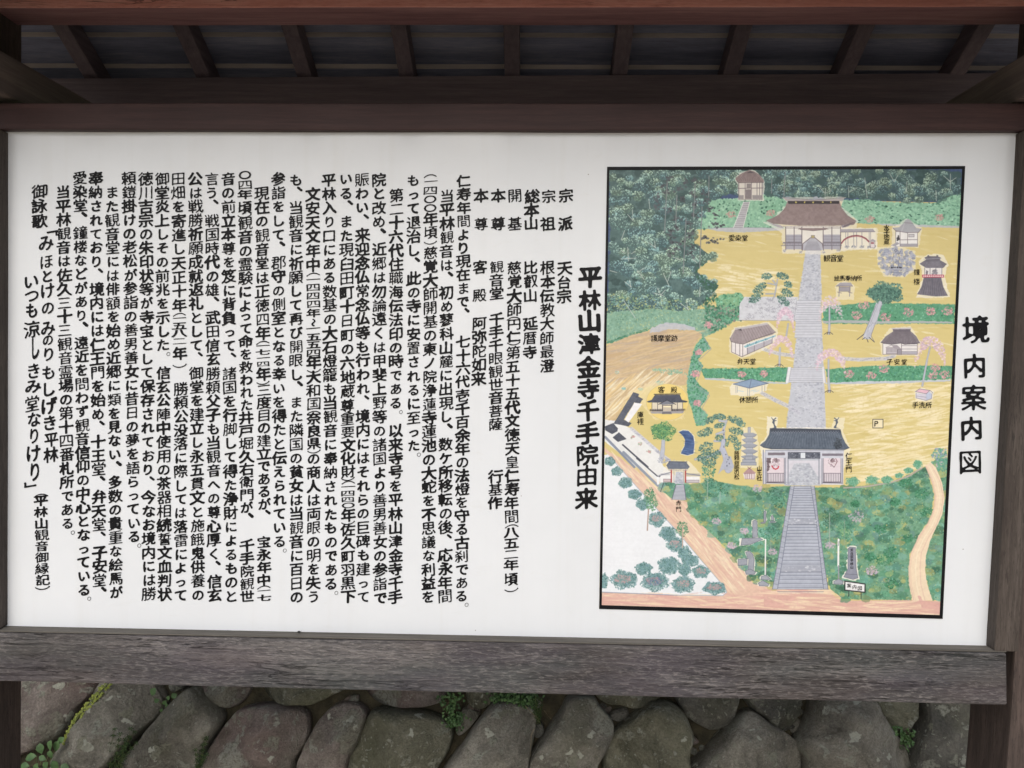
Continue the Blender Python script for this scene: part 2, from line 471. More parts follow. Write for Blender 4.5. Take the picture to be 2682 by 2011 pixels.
# lapped roof boards: each lies under the upslope one, so its upper edge shows from below
X0R, X1R = XR[0] - 0.10, XR[-1] + 0.10
def roof_board(u0, side, jit):
    u1 = u0 + 0.112; T = 0.015
    def pt(u, up, x):
        Y = 0.105 + side * u
        return Vector((x, Y, rafter_h(Y) + 0.0705 + up))
    lift = 0.017
    r = [pt(u0, T, X0R), pt(u0, T, X1R), pt(u0, 0, X1R), pt(u0, 0, X0R)]
    r2 = [pt(u1, T + lift, X0R), pt(u1, T + lift, X1R), pt(u1, lift, X1R), pt(u1, lift, X0R)]
    for q in r + r2: q.z += jit
    o = solid("roof_board", r + r2, M_roofboard, bevel=0.0015, parent=BOARD, cuts=30, wob=0.0012)
    o.data.materials.append(M_boardedge_lit)
    for p in o.data.polygons:
        if p.normal.y * side < -0.8: p.material_index = 1  # upslope edge takes the painted light
    return o
for side in (1, -1):
    u = 0.2787 - 0.0901 * 3 if side > 0 else 0.008
    while u < (0.60 if side > 0 else 0.40):
        if u + 0.112 > 0.0:
            roof_board(max(u, 0.004), side, 0.0)
        u += 0.0901
# outer roof of thick boards, ridge cap, fascias, barge boards
for side in (1, -1):
    for k in range(11):
        xa = X0R - .02 + (X1R - X0R + .04) * k / 11; xb = X0R - .02 + (X1R - X0R + .04) * (k + 1) / 11 - 0.004
        def sec(Y):
            h = rafter_h(Y) + 0.104 + (0.006 if k % 2 else 0)
            return [Vector((xa, Y, h + .02)), Vector((xb, Y, h + .02)), Vector((xb, Y, h)), Vector((xa, Y, h))]
        solid("roof_covering", sec(0.105 + side * 0.004) + sec(0.105 + side * (0.66 if side > 0 else 0.52)), M_shingle, bevel=0.002, parent=BOARD)
hc = rafter_h(0.105)
box("ridge_cap", X0R - .04, X1R + .04, 0.02, 0.19, hc + 0.10, hc + 0.16, M_rail_dark, BOARD, bevel=0.01)
for Y in (EAVE_B + 0.0015,):
    box("fascia", X0R, X1R, Y, Y + 0.02, rafter_h(Y) + 0.022, rafter_h(Y) + 0.088, M_rail_dark, BOARD)
# back plate and the tie beams crossing the posts
a, b = bp(-300, 206.5, 0.415), bp(3000, 187.5, 0.415)
f = [a, b, Vector((b.x, .415, b.z - .125)), Vector((a.x, .415, a.z - .125))]
solid("back_plate", f + [Vector((q.x, 0.505, q.z)) for q in f], M_plate, parent=BOARD, bevel=0.004, cuts=30, wob=0.001)
# the ties stand in the roof: inner faces sighted where they pass behind the top rail
def tie(px_pt, zt, zb, out):
    d = rays(*px_pt)
    t = (zt - _C[2]) / d[2]
    x = (_C + d * t)[0]
    f = [Vector((x, -0.40, zt)), Vector((x + out, -0.40, zt)), Vector((x + out, -0.40, zb)), Vector((x, -0.40, zb))]
    return solid("tie_beam", f + [Vector((q.x, 0.62, q.z)) for q in f], M_tie, parent=BOARD, bevel=0.005, cuts=12, wob=0.001), x
_, tx0 = tie((120, 198.5), EYE + 0.70, EYE + 0.602, -0.09)
_, tx1 = tie((2582, 203), EYE + 0.70, EYE + 0.602, 0.09)
print('tie x', tx0, tx1, 'rafters', [round(x, 3) for x in XR])

# ------------------------------------------------------------------ the boulder wall
WALL = thing("stone_wall", "leaning retaining wall of lichened boulders behind the notice board", "wall", (0.0, 0.62, 0.0))
W_N = Vector((0, -1, 0.30)).normalized()
W_U = Vector((0, 0.30, 1)).normalized()
def on_wall(px, py, lift=0.0):
    d = Vector(rays(px, py)); c = Vector(CAM_LOC)
    p0 = Vector((0, 0.62, 0)) + W_N * lift
    t = (p0 - c).dot(W_N) / d.dot(W_N)
    return c + d * t
def smooth_loop(pts, n):
    pts = np.array(pts, float); m = len(pts); out = []
    seg = np.linalg.norm(np.roll(pts, -1, 0) - pts, axis=1); L = np.r_[0, np.cumsum(seg)]
    for s in np.linspace(0, L[-1], n, endpoint=False):
        i = min(np.searchsorted(L, s, 'right') - 1, m - 1); t = (s - L[i]) / seg[i]
        p0, p1, p2, p3 = pts[i - 1], pts[i], pts[(i + 1) % m], pts[(i + 2) % m]
        out.append(0.5 * ((2 * p1) + (-p0 + p2) * t + (2 * p0 - 5 * p1 + 4 * p2 - p3) * t * t + (-p0 + 3 * p1 - 3 * p2 + p3) * t ** 3))
    return np.array(out)
def boulder(loop3, mat, thick=None, lift=0.0, fine=True, name="stone", seed=0.0):
    """loop3: outline in world space lying on the wall's face"""
    P = np.array([tuple(p) for p in loop3])
    c = P.mean(0)
    u = (P - c) @ np.array([1, 0, 0]); v = (P - c) @ np.array(W_U)
    n = 64 if fine else 26
    uv = smooth_loop(np.stack([u, v], 1), n)
    ext = np.sqrt(max(1e-6, np.linalg.eigvalsh(np.cov(uv.T))[0])) * 2.0
    T = thick or min(0.095, ext * 0.58)
    prof = [(0.72, -0.16), (0.97, -0.10), (1.0, -0.045), (0.985, 0.0), (0.955, .42), (.90, .68), (.80, .84), (.66, .92), (.5, .965), (.32, .99), (.15, 1.0)] if fine else \
           [(0.75, -0.14), (1.0, -0.05), (0.97, .12), (.86, .55), (.62, .85), (.3, .98)]
    fr = random.Random(int(seed * 997) + 5)
    R_ = ext
    planes = []
    for _ in range(5 if fine else 3):
        th = fr.uniform(0, 6.28); sl = fr.uniform(.18, .8)
        planes.append((math.cos(th) * sl, math.sin(th) * sl, fr.uniform(.62, .95) * T + sl * R_ * .30))
    vs = []
    ax = np.array([1, 0, 0]); au = np.array(W_U); an = np.array(W_N)
    for r, h in prof:
        hh = h if h < 0 else h * T
        for k in range(n):
            q = uv[k] * r
            hv = hh
            if h > 0:
                for pa, pb_, pd in planes: hv = min(hv, max(pd - pa * q[0] - pb_ * q[1], -.02 + h * T * .35))
            w = c + ax * q[0] + au * q[1] + an * (hv + lift)
            vv = Vector(w)
            so = Vector((seed * 3.7, seed, 0))
            d = mnoise.noise(vv * 5.5 + so) * 0.036 - abs(mnoise.noise(vv * 9 + so)) * 0.02 + mnoise.noise(vv * 17 + so) * 0.010 + mnoise.noise(vv * 42 + so) * 0.006 + mnoise.noise(vv * 90) * .0016
            k2 = 1.0 if h > 0 else 0.3
            vs.append(vv + Vector(an) * d * k2 + W_U * mnoise.noise(vv * 21 + so) * 0.004)
    hc_ = min([T] + [pd for _, _, pd in planes])
    ctr = c + an * (hc_ + lift)
    vs.append(Vector(ctr) + Vector(an) * (mnoise.noise(Vector(ctr) * 5.5 + Vector((seed * 3.7, seed, 0))) * .03))
    fs = []
    for j in range(len(prof) - 1):
        for k in range(n):
            a = j * n + k; b = j * n + (k + 1) % n
            fs.append((a, b, b + n, a + n))
    last = (len(prof) - 1) * n
    for k in range(n): fs.append((last + k, last + (k + 1) % n, len(vs) - 1))
    me = mesh_from(vs, fs, True)
    o = link(name, me, None, [mat])
    return under(o, WALL)
def zp(tag, pts):
    ox, oy, s = {'a': (0, 1600, 1 / 2.458), 'b': (900, 1600, 1 / 2.458), 'c': (1782, 1600, 1 / 2.458)}[tag]
    return [(ox + x * s, oy + y * s) for x, y in pts]
TRACED = [
 ('a', 1, 0, [(60,380),(330,380),(600,400),(625,500),(520,620),(470,700),(430,780),(335,850),(200,905),(60,950),(-60,940),(-120,700),(-80,500)]),
 ('a', 0, 0, [(700,420),(960,420),(1010,500),(1050,600),(960,720),(830,860),(740,960),(640,1040),(560,1120),(420,1130),(370,1010),(400,880),(470,770),(600,600)]),
 ('a', 0, 0.02, [(1230,490),(1290,480),(1350,560),(1400,620),(1430,700),(1380,800),(1330,900),(1290,1060),(1000,1150),(740,1060),(750,990),(860,880),(1000,730),(1110,590)]),
 ('a', 1, -0.02, [(1280,400),(1620,400),(1600,500),(1560,570),(1500,620),(1420,632),(1350,590),(1300,510)]),
 ('a', 2, 0.0, [(1690,400),(1700,500),(1730,550),(1790,592),(1900,608),(2050,588),(2160,535),(2215,500),(2220,400)]),
 ('a', 1, 0.01, [(1560,620),(1700,595),(1850,605),(1950,640),(1985,720),(1965,850),(1900,960),(1850,1080),(1500,1120),(1300,1040),(1330,920),(1420,770),(1480,690)]),
 ('a', 1, 0, [(2140,610),(2212,585),(2300,590),(2365,650),(2340,760),(2290,880),(2250,960),(2200,1070),(1960,1090),(1905,1010),(1950,890),(2010,780),(2065,690)]),
 ('b', 1, 0, [(140,430),(670,430),(655,530),(630,580),(560,605),(400,622),(270,612),(195,570),(150,515)]),
 ('b', 2, 0.01, [(180,640),(350,620),(500,640),(640,690),(700,760),(695,850),(650,950),(560,1060),(400,1120),(60,1090),(35,970),(70,870),(115,770)]),
 ('b', 0, -0.01, [(765,640),(835,645),(862,690),(800,765),(735,808),(720,740)]),
 ('b', 2, -0.03, [(790,440),(990,440),(985,540),(945,605),(870,645),(800,610),(780,520)]),
 ('b', 0, 0.02, [(980,585),(1100,580),(1205,610),(1240,680),(1230,800),(1200,950),(1160,1090),(800,1160),(620,1080),(690,940),(760,855),(830,750),(900,660)]),
 ('b', 0, 0.02, [(1450,545),(1600,540),(1645,600),(1700,660),(1742,740),(1705,860),(1640,980),(1600,1100),(1400,1160),(1210,1080),(1190,960),(1235,870),(1330,730),(1400,630)]),
 ('b', 3, -0.02, [(1225,745),(1275,728),(1292,775),(1255,822),(1215,805)]),
 ('b', 2, -0.01, [(1600,440),(2080,440),(2060,545),(1960,610),(1880,628),(1800,612),(1700,600),(1620,540)]),
 ('b', 2, 0.0, [(2010,580),(2110,585),(2190,640),(2240,740),(2258,810),(2235,910),(2200,1060),(1900,1130),(1690,1090),(1690,910),(1745,775),(1850,685),(1940,610)]),
 ('c', 3, 0, [(-20,480),(350,480),(350,640),(295,740),(200,768),(100,725),(20,650)]),
 ('c', 3, -0.01, [(420,480),(770,480),(770,660),(725,735),(660,758),(600,742),(520,670),(450,620)]),
 ('c', 0, 0.01, [(400,640),(450,628),(560,700),(680,780),(765,850),(775,940),(740,1080),(400,1140),(80,1100),(55,1020),(180,890),(280,770),(350,680)]),
 ('c', 0, 0.03, [(880,540),(1100,520),(1220,560),(1285,660),(1340,745),(1415,840),(1450,920),(1445,1080),(1100,1140),(800,1080),(785,950),(730,850),(775,760),(825,660)]),
 ('c', 2, -0.02, [(1250,480),(1550,480),(1530,620),(1495,710),(1435,782),(1365,762),(1300,680)]),
 ('c', 3, 0.0, [(1570,500),(1850,500),(1970,700),(1990,900),(1900,1100),(1490,1100),(1465,940),(1495,820),(1545,690)]),
]
for i, (tg, mi, lift, pts) in enumerate(TRACED):
    px = zp(tg, pts)
    boulder([on_wall(x, y) for x, y in px], STONES[mi], lift=lift, seed=i * 1.3)
# wedge stones and grit packed in the joints
wr = random.Random(9)
def small(px, py, r_, lift):
    c = on_wall(px, py); pts = []
    for k in range(7):
        an_ = 2 * math.pi * k / 7; q = wr.uniform(.7, 1.15) * r_
        pts.append(c + Vector((math.cos(an_) * q * 1.25, 0, 0)) + W_U * (math.sin(an_) * q * .85))
    boulder(pts, STONES[wr.choice((0, 1, 3, 3))], thick=r_ * .7, lift=lift, fine=False, name="wedge_stone", seed=wr.uniform(0, 60))
for px, py in ((470, 1812), (640, 1868), (905, 1850), (1005, 1815), (1195, 1905), (1240, 1880), (1400, 1900), (1392, 1830), (1600, 1850), (1640, 1872), (1800, 1925), (1830, 1980), (1930, 1900), (2085, 1905), (2120, 1880), (2365, 1900), (2340, 1870), (2378, 1960),
               (260, 1900), (1565, 1965), (590, 1925), (755, 1870), (820, 1975), (1150, 1990), (345, 1985), (1800, 1850), (2100, 1850)):
    for _ in range(3): small(px + wr.uniform(-26, 26), py + wr.uniform(-22, 22), wr.uniform(.010, .030), wr.uniform(-.055, -.02))
# the rest of the wall, seen only from the side: rows of similar boulders
def wall_pt(x, s): return Vector((0, 0.62, 0)) + Vector((x, 0, 0)) + W_U * s
sv = lambda p: (Vector(p) - Vector((0, .62, 0))).dot(W_U)
s_top = max(sv(on_wall(x, 1787)) for x in (60, 2500)); s_bot = sv(on_wall(1341, 2060))
rr = random.Random(4)
def filler(xc, sc, w, h):
    a0 = rr.uniform(-.5, .9)
    pts = []
    for k in range(9):
        an = 2 * math.pi * k / 9
        q = Vector((math.cos(an) * w * rr.uniform(.86, 1.05), math.sin(an) * h * rr.uniform(.86, 1.05)))
        ca, sa = math.cos(a0 * .5), math.sin(a0 * .5)
        pts.append(wall_pt(xc + q.x * ca - q.y * sa, sc + q.x * sa + q.y * ca))
    boulder(pts, STONES[rr.choice((0, 0, 1, 2, 3))], lift=rr.uniform(-.02, .02), fine=False, seed=rr.uniform(0, 50))
s = s_top + 0.235
row = 0
while s < WALL_TOP * 1.04:
    x = -2.7 + (row % 2) * .16
    while x < 2.8:
        filler(x, s + rr.uniform(-.02, .02), .19, .15); x += .345
    s += .245; row += 1
x = -2.7
while x < 2.8:
    filler(x, s_bot - .13 + rr.uniform(-.02, .02), .19, .13); x += .35
for xs in (-1, 1):
    for x in (1.83, 2.17, 2.51, 2.85):
        if xs > 0: x += 0.02
        filler(xs * x, (s_top + s_bot) / 2 + .02, .175, .21)
# earth packed behind the stones
em = grid_mesh(-2.9, 2.9, 0, 1, 60, 14, lambda x, y: 0)
for v in em.vertices:
    s_ = v.co.y * 1.5 - 0.05
    p = wall_pt(v.co.x, s_) - W_N * (0.055 + 0.03 * mnoise.noise(Vector((v.co.x * 4, s_ * 4, 2))))
    v.co = p
o = link("earth_packing", em, None, [M_soil]); under(o, WALL)

# ------------------------------------------------------------------ plants rooted between the boulders
def leaf_faces(vs, fs, base, direction, normal, length, width, bend=0.25, tip=0.5):
    """one blade: six points along a folded outline"""
    d = direction.normalized(); sd = d.cross(normal).normalized(); nn = normal.normalized()
    i = len(vs)
    prof = ((0, 0), (.22, .62), (.5, 1.0), (.78, .7), (1, 0))
    mid = []
    for t, w in prof:
        c = base + d * length * t + nn * (length * bend * math.sin(t * math.pi) - length * .25 * bend * t)
        vs.append(c)
        if 0 < w:
            vs.append(c + sd * width * w * .5 + nn * width * .12)
            vs.append(c - sd * width * w * .5 + nn * width * .12)
    # indices: 0 | 1,2,3 | 4,5,6 | 7,8,9 | 10
    fs += [(i, i + 2, i + 1), (i, i + 1, i + 3)]
    fs += [(i + 1, i + 2, i + 5, i + 4), (i + 3, i + 1, i + 4, i + 6), (i + 4, i + 5, i + 8, i + 7), (i + 6, i + 4, i + 7, i + 9)]
    fs += [(i + 7, i + 8, i + 10), (i + 9, i + 7, i + 10)]
def tube(vs, fs, pts, r, n=5):
    i0 = len(vs)
    for j, p in enumerate(pts):
        q = pts[min(j + 1, len(pts) - 1)] - pts[max(j - 1, 0)]
        q.normalize(); a = q.orthogonal().normalized(); b = q.cross(a)
        rad = r * (1 - .5 * j / max(1, len(pts) - 1))
        for k in range(n):
            t = 2 * math.pi * k / n
            vs.append(p + a * math.cos(t) * rad + b * math.sin(t) * rad)
    for j in range(len(pts) - 1):
        for k in range(n):
            a = i0 + j * n + k; b = i0 + j * n + (k + 1) % n
            fs.append((a, b, b + n, a + n))
pr = random.Random(11)
def rv(s=1.0): return Vector((pr.uniform(-s, s), pr.uniform(-s, s), pr.uniform(-s, s)))
def ap(x, y, lift=.05): return on_wall(0 + x / 2.458, 1600 + y / 2.458, lift)
def bpz(x, y, lift=.05): return on_wall(900 + x / 2.458, 1600 + y / 2.458, lift)
def cpz(x, y, lift=.05): return on_wall(1782 + x / 2.458, 1600 + y / 2.458, lift)
def plant(name, label, cat, root, group=None): return thing(name, label, cat, tuple(root), group)
def child(name, vs, fs, mat, par, stuff=False):
    o = link(name, mesh_from(vs, fs, True), None, [mat]); under(o, par)
    if stuff: o['kind'] = 'stuff'
    return o
# 1 yellow-green creeper strand
root = ap(705, 455, .03)
PL = plant("creeping_plant", "narrow yellow-green creeper strand hanging in the gap between the two leftmost boulders", "creeper", root)
path = [ap(x, y, .055) for x, y in ((705, 455), (655, 510), (600, 570), (545, 630), (500, 690), (465, 750), (440, 810), (428, 855))]
vs, fs = [], []; tube(vs, fs, path, .0022); child("stem", vs, fs, M_stem, PL)
vs, fs = [], []
for k in range(210):
    t = pr.random() * (len(path) - 1.001); i = int(t); c = path[i].lerp(path[i + 1], t - i)
    side = Vector((1 if k % 2 else -1, 0, pr.uniform(-.9, .2))) + rv(.4)
    leaf_faces(vs, fs, c + side * .004, side, W_N + rv(.4), pr.uniform(.008, .013), pr.uniform(.006, .009))
child("leaves", vs, fs, M_leaf_y, PL, True)
# 2 broad-leaved plant, bottom left
root = ap(300, 1080, .02)
PL = plant("broad_leaved_plant", "low plant with oval green leaves beside the left post, below the leftmost boulder", "plant", root)
svs, sfs = [], []
for (x, y, l, ang) in ((210, 940, 66, 200), (265, 900, 62, 110), (325, 880, 60, 80), (365, 885, 66, 70), (385, 840, 52, 40), (300, 985, 56, 230), (350, 985, 58, 300),
                       (165, 1000, 60, 190), (240, 1000, 60, 250), (410, 1000, 50, 340), (330, 930, 50, 100), (280, 950, 46, 160)):
    lift = pr.uniform(.06, .11)
    b = ap(x, y, lift); a = math.radians(ang)
    d = Vector((math.cos(a), 0, math.sin(a))) + rv(.15)
    vs, fs = [], []
    L = l / 2.458 / FOC * 2.5
    leaf_faces(vs, fs, b - d * L * .4, d, W_N + Vector((0, 0, .5)) + rv(.3), L * 1.15, L * .8, .12)
    child("leaf", vs, fs, M_leaf_b, PL)
    mid = root.lerp(b, .5) + W_N * .02
    tube(svs, sfs, [root + rv(.01), mid, b - d * L * .4], .0014)
child("stem", svs, sfs, M_stem, PL)
# 3 whorled weeds
def weed(label, top, base, n, spread, zz=ap, mat=M_leaf_d, whorl=6, ll=.016, name="weed", group=None):
    root = zz(*base, .03)
    P_ = plant(name, label, "weed", root, group)
    sv_, sf_, lv, lf_ = [], [], [], []
    for s_ in range(n):
        a = zz(base[0] + pr.uniform(-.5, .5) * spread, base[1] + pr.uniform(-10, 10), .03)
        b = zz(top[0] + pr.uniform(-.9, .9) * spread, top[1] + pr.uniform(0, .5) * (base[1] - top[1]), pr.uniform(.06, .10))
        pts = [a.lerp(b, t) + rv(.004) for t in (0, .25, .5, .75, 1)]
        tube(sv_, sf_, pts, .0011, 4)
        for t in np.linspace(.2, 1, 6):
            i = min(3, int(t * 4)); c = pts[i].lerp(pts[i + 1], t * 4 - i)
            ax = (b - a).normalized(); o1 = ax.orthogonal().normalized(); o2 = ax.cross(o1)
            ph = pr.random() * 6
            for k in range(whorl):
                th = ph + k * 2 * math.pi / whorl
                d = o1 * math.cos(th) + o2 * math.sin(th) + ax * .25
                leaf_faces(lv, lf_, c, d, ax + rv(.2), ll * pr.uniform(.7, 1.1), ll * .3)
    child("stem", sv_, sf_, M_stem, P_); child("leaves", lv, lf_, mat, P_, True)
weed("whorled green weed growing between the second and third boulders from the left post", (790, 740), (730, 1040), 7, 90, ll=.013)
weed("small whorled weed in the crevice right of the third boulder from the left post", (1300, 820), (1270, 1050), 4, 45, ll=.012)
# 4 round leaves under the rail, left
root = ap(1040, 600, .0)
PL = plant("round_leaved_plant", "sprig with rounded leaves just under the grey rail, between two left boulders", "plant", root)
svs, sfs = [], []
for (x, y, l, ang) in ((990, 520, 60, 60), (1120, 545, 46, 30), (1060, 590, 36, 240), (1085, 560, 34, 80), (1010, 575, 40, 200), (1075, 610, 30, 280), (1040, 640, 28, 250)):
    b = ap(x, y, .03); a = math.radians(ang); d = Vector((math.cos(a), 0, math.sin(a)))
    vs, fs = [], []; L = l / 2.458 / FOC * 2.5
    leaf_faces(vs, fs, b - d * L * .5, d, W_N + rv(.3), L, L * .85, .1)
    child("leaf", vs, fs, M_leaf_b, PL)
    tube(svs, sfs, [root, b - d * L * .5], .0010, 4)
child("stem", svs, sfs, M_stem, PL)
# 5 leafy clump under the rail
def clump(label, pts, zz, n, mat, name="leafy_clump", size=.012):
    root = zz(*pts[0], .0)
    P_ = plant(name, label, "plant", root)
    lv, lf_, sv_, sf_ = [], [], [], []
    for k in range(n):
        i = pr.randrange(len(pts)); x, y = pts[i]
        x += pr.gauss(0, 30); y += pr.gauss(0, 24)
        c = zz(x, y, pr.uniform(-.01, .05))
        leaf_faces(lv, lf_, c, rv(1) + Vector((0, 0, -.2)), W_N + rv(.5), size * pr.uniform(.6, 1.3), size * pr.uniform(.6, 1.0))
        if k % 6 == 0: tube(sv_, sf_, [zz(*pts[i], -.01), c], .0009, 4)
    child("leaves", lv, lf_, mat, P_, True); child("stem", sv_, sf_, M_stem, P_)
clump("fine-leaved green clump under the middle of the grey rail, left of the small pale stone", [(670, 560), (690, 620), (700, 680), (720, 560), (730, 700), (690, 730)], bpz, 230, M_leaf_b)
clump("bright green tuft growing from the wall top gap under the rail, right of the middle", [(1000, 545), (1060, 560), (1120, 560), (1170, 590), (1100, 590), (1210, 560)], bpz, 330, M_leaf_b, size=.013)
clump("small green sprout in the joint at the right side of the palest large boulder", [(1400, 790), (1430, 820), (1460, 860), (1370, 760), (1445, 800)], cpz, 110, M_leaf_b, size=.013)
weed("thin upright sprig in the dark gap right of the bright green tuft", (1245, 540), (1255, 720), 4, 26, zz=bpz, whorl=5, ll=.013)
# dry stalks
root = bpz(1290, 720, .02)
PL = plant("dry_stalk", "bent pale dry grass stalk crossing the gap right of the middle boulder", "stalk", root)
vs, fs = [], []
tube(vs, fs, [bpz(x, y, .06) for x, y in ((1170, 610), (1205, 650), (1250, 690))], .0012, 4)
tube(vs, fs, [bpz(x, y, .03) for x, y in ((1290, 640), (1330, 690), (1360, 720))], .0010, 4)
tube(vs, fs, [bpz(x, y, .05) for x, y in ((1225, 760), (1208, 800), (1205, 860), (1200, 940))], .0011, 4)
child("stem", vs, fs, M_dry, PL)
# grass on the bank above the wall
vs, fs = [], []
for k in range(2600):
    x = pr.uniform(-2.9, 2.9); y = pr.uniform(1.18, 1.9)
    b = Vector((x, y, ground_z(x, y) - .01)); L = pr.uniform(.06, .16)
    d = Vector((pr.uniform(-.4, .4), pr.uniform(-.4, .3), 1)); s_ = Vector((pr.uniform(-1, 1), pr.uniform(-1, 1), 0)).normalized() * .004
    i = len(vs); vs += [b - s_, b + s_, b + d * L * .6 + s_ * .5, b + d * L + Vector((d.x, d.y, -.2)) * .04]
    fs += [(i, i + 1, i + 2), (i, i + 2, i + 3)]
o = link("grass", mesh_from(vs, fs), None, [M_grass]); o['kind'] = 'stuff'
o['label'] = "grass growing on the bank above the boulder wall"

# a small insect on the ledge
c0 = bp(783, 1659, -0.018); c0.z += 0.004
BUG = thing("insect", "tiny dark insect resting on the grey ledge under the left half of the panel", "insect", tuple(c0))
bm = bmesh.new(); bmesh.ops.create_icosphere(bm, subdivisions=2, radius=1.0)
for v in bm.verts: v.co = Vector((v.co.x * .0045, v.co.y * .0026, v.co.z * .0022)) + c0
me = bpy.data.meshes.new("mesh"); bm.to_mesh(me); bm.free()
under(link("body", me, None, [M_ink]), BUG)
for sgn in (-1, 1):
    for k in (-1, 0, 1):
        vs, fs = [], []
        tube(vs, fs, [c0 + Vector((k * .002, sgn * .001, 0)), c0 + Vector((k * .004, sgn * .005, .001)), c0 + Vector((k * .005, sgn * .007, -.004))], .0004, 4)
        child("leg", vs, fs, M_ink, BUG)

# ------------------------------------------------------------------ the painted map: a flat print, brushed stroke by stroke into pixels
MQ = [(1590, 437), (2527, 435), (2468, 1620), (1569, 1594)]          # outer edge of the black border
_m = on_plane([q[0] for q in MQ], [q[1] for q in MQ], 0.0)
MX0, MX1, MZ0, MZ1 = _m[:, 0].min(), _m[:, 0].max(), _m[:, 2].min(), _m[:, 2].max()
TW = 1160
TH = int(round(TW * (MZ1 - MZ0) / (MX1 - MX0)))
KS = TW / 957.0                                                       # canvas pixels per photograph pixel
def T(pts):
    pts = np.asarray(pts, float)
    w = on_plane(pts[:, 0], pts[:, 1], 0.0)
    return np.stack([(w[:, 0] - MX0) / (MX1 - MX0) * TW, (MZ1 - w[:, 2]) / (MZ1 - MZ0) * TH], 1)
ZO = {1: (1560, 420, .2532), 2: (2020, 420, .2532), 3: (1560, 800, .2532), 4: (2020, 800, .2532), 5: (1540, 1200, .2653), 6: (2000, 1200, .2653), 0: (0, 0, 1.0)}
def Z(k, pts):
    ox, oy, s = ZO[k]
    return [(ox + x * s, oy + y * s) for x, y in pts]
def vnoise(h, w, cy, cx, seed, octv=4):
    r = np.random.default_rng(seed); out = np.zeros((h, w), np.float32); amp = 1; tot = 0
    for o in range(octv):
        gy, gx = max(2, int(h / cy * 2 ** o) + 2), max(2, int(w / cx * 2 ** o) + 2)
        if gy > h * 1.5 and gx > w * 1.5: break
        g = r.random((gy, gx)).astype(np.float32)
        y = np.linspace(0, gy - 1.001, h); x = np.linspace(0, gx - 1.001, w)
        yi = y.astype(int); xi = x.astype(int); fy = (y - yi)[:, None]; fx = (x - xi)[None, :]
        fy = fy * fy * (3 - 2 * fy); fx = fx * fx * (3 - 2 * fx)
        a = g[yi][:, xi]; b = g[yi][:, xi + 1]; c = g[yi + 1][:, xi]; d = g[yi + 1][:, xi + 1]
        out += amp * ((a * (1 - fx) + b * fx) * (1 - fy) + (c * (1 - fx) + d * fx) * fy); tot += amp; amp *= .55
    return out / tot - .5
NA = vnoise(TH, TW, 26, 26, 1); NB = vnoise(TH, TW, 26, 26, 2); NC = vnoise(TH, TW, 7, 7, 3, 2); ND = vnoise(TH, TW, 90, 90, 4)
NS = vnoise(TH, TW, 5, 120, 5, 3)          # horizontal bristle streaks
CV = np.zeros((TH, TW, 3), np.float32)
_yy, _xx = np.mgrid[0:TH, 0:TW].astype(np.float32)
qr = np.random.default_rng(21)
def pmask(p, rough=0.0):
    x0, y0 = np.floor(p.min(0) - 4 - rough).astype(int); x1, y1 = np.ceil(p.max(0) + 5 + rough).astype(int)
    x0, y0, x1, y1 = max(0, x0), max(0, y0), min(TW, x1), min(TH, y1)
    if x1 <= x0 or y1 <= y0: return None
    acc = 0
    for ox, oy in ((.25, .25), (.75, .75)):
        X = _xx[y0:y1, x0:x1] + ox; Y = _yy[y0:y1, x0:x1] + oy
        if rough:
            X = X + (NC[y0:y1, x0:x1] * 1.5 + NA[y0:y1, x0:x1]) * rough; Y = Y + (NB[y0:y1, x0:x1] + NC[y0:y1, x0:x1]) * rough
        ins = np.zeros(X.shape, bool); n = len(p)
        for i in range(n):
            ax, ay = p[i]; bx, by = p[(i + 1) % n]
            if ay == by: continue
            ins ^= ((Y < ay) != (Y < by)) & (X < (bx - ax) * (Y - ay) / (by - ay) + ax)
        acc = acc + ins
    return (y0, y1, x0, x1), acc.astype(np.float32) / 2
def lay(box, m, col, alpha=1.0, var=0.0, streak=0.0, shade=0.0):
    y0, y1, x0, x1 = box
    c = np.array(col, np.float32)
    v = (NC[y0:y1, x0:x1] * var * 2 + NA[y0:y1, x0:x1] * var + NS[y0:y1, x0:x1] * streak * 2)[..., None]
    t = np.clip(c + v, 0, 255)
    a = (m * alpha)[..., None]
    CV[y0:y1, x0:x1] = CV[y0:y1, x0:x1] * (1 - a) + t * a
def poly(k, pts, col, alpha=1.0, rough=0.0, var=6.0, streak=0.0):
    r = pmask(T(Z(k, pts)), rough)
    if r: lay(r[0], r[1], col, alpha, var, streak)
def line(k, pts, w, col, alpha=1.0, dry=0.0):
    """w in photograph pixels"""
    p = T(Z(k, pts)); w = w * KS
    for i in range(len(p) - 1):
        a, b = p[i], p[i + 1]
        x0, y0 = np.floor(np.minimum(a, b) - w - 2).astype(int); x1, y1 = np.ceil(np.maximum(a, b) + w + 3).astype(int)
        x0, y0, x1, y1 = max(0, x0), max(0, y0), min(TW, x1), min(TH, y1)
        if x1 <= x0 or y1 <= y0: continue
        X = _xx[y0:y1, x0:x1] + .5 - a[0]; Y = _yy[y0:y1, x0:x1] + .5 - a[1]
        d = b - a; L = max(1e-6, float(d @ d)); t = np.clip((X * d[0] + Y * d[1]) / L, 0, 1)
        D = np.hypot(X - t * d[0], Y - t * d[1])
        m = np.clip(w / 2 - D + .5, 0, 1)
        if w < 1: m = m * w
        if dry: m = m * np.clip(1.2 - dry * 2 * np.abs(NC[y0:y1, x0:x1] * 2 + NA[y0:y1, x0:x1]), 0, 1)
        lay((y0, y1, x0, x1), m, col, alpha, 4)
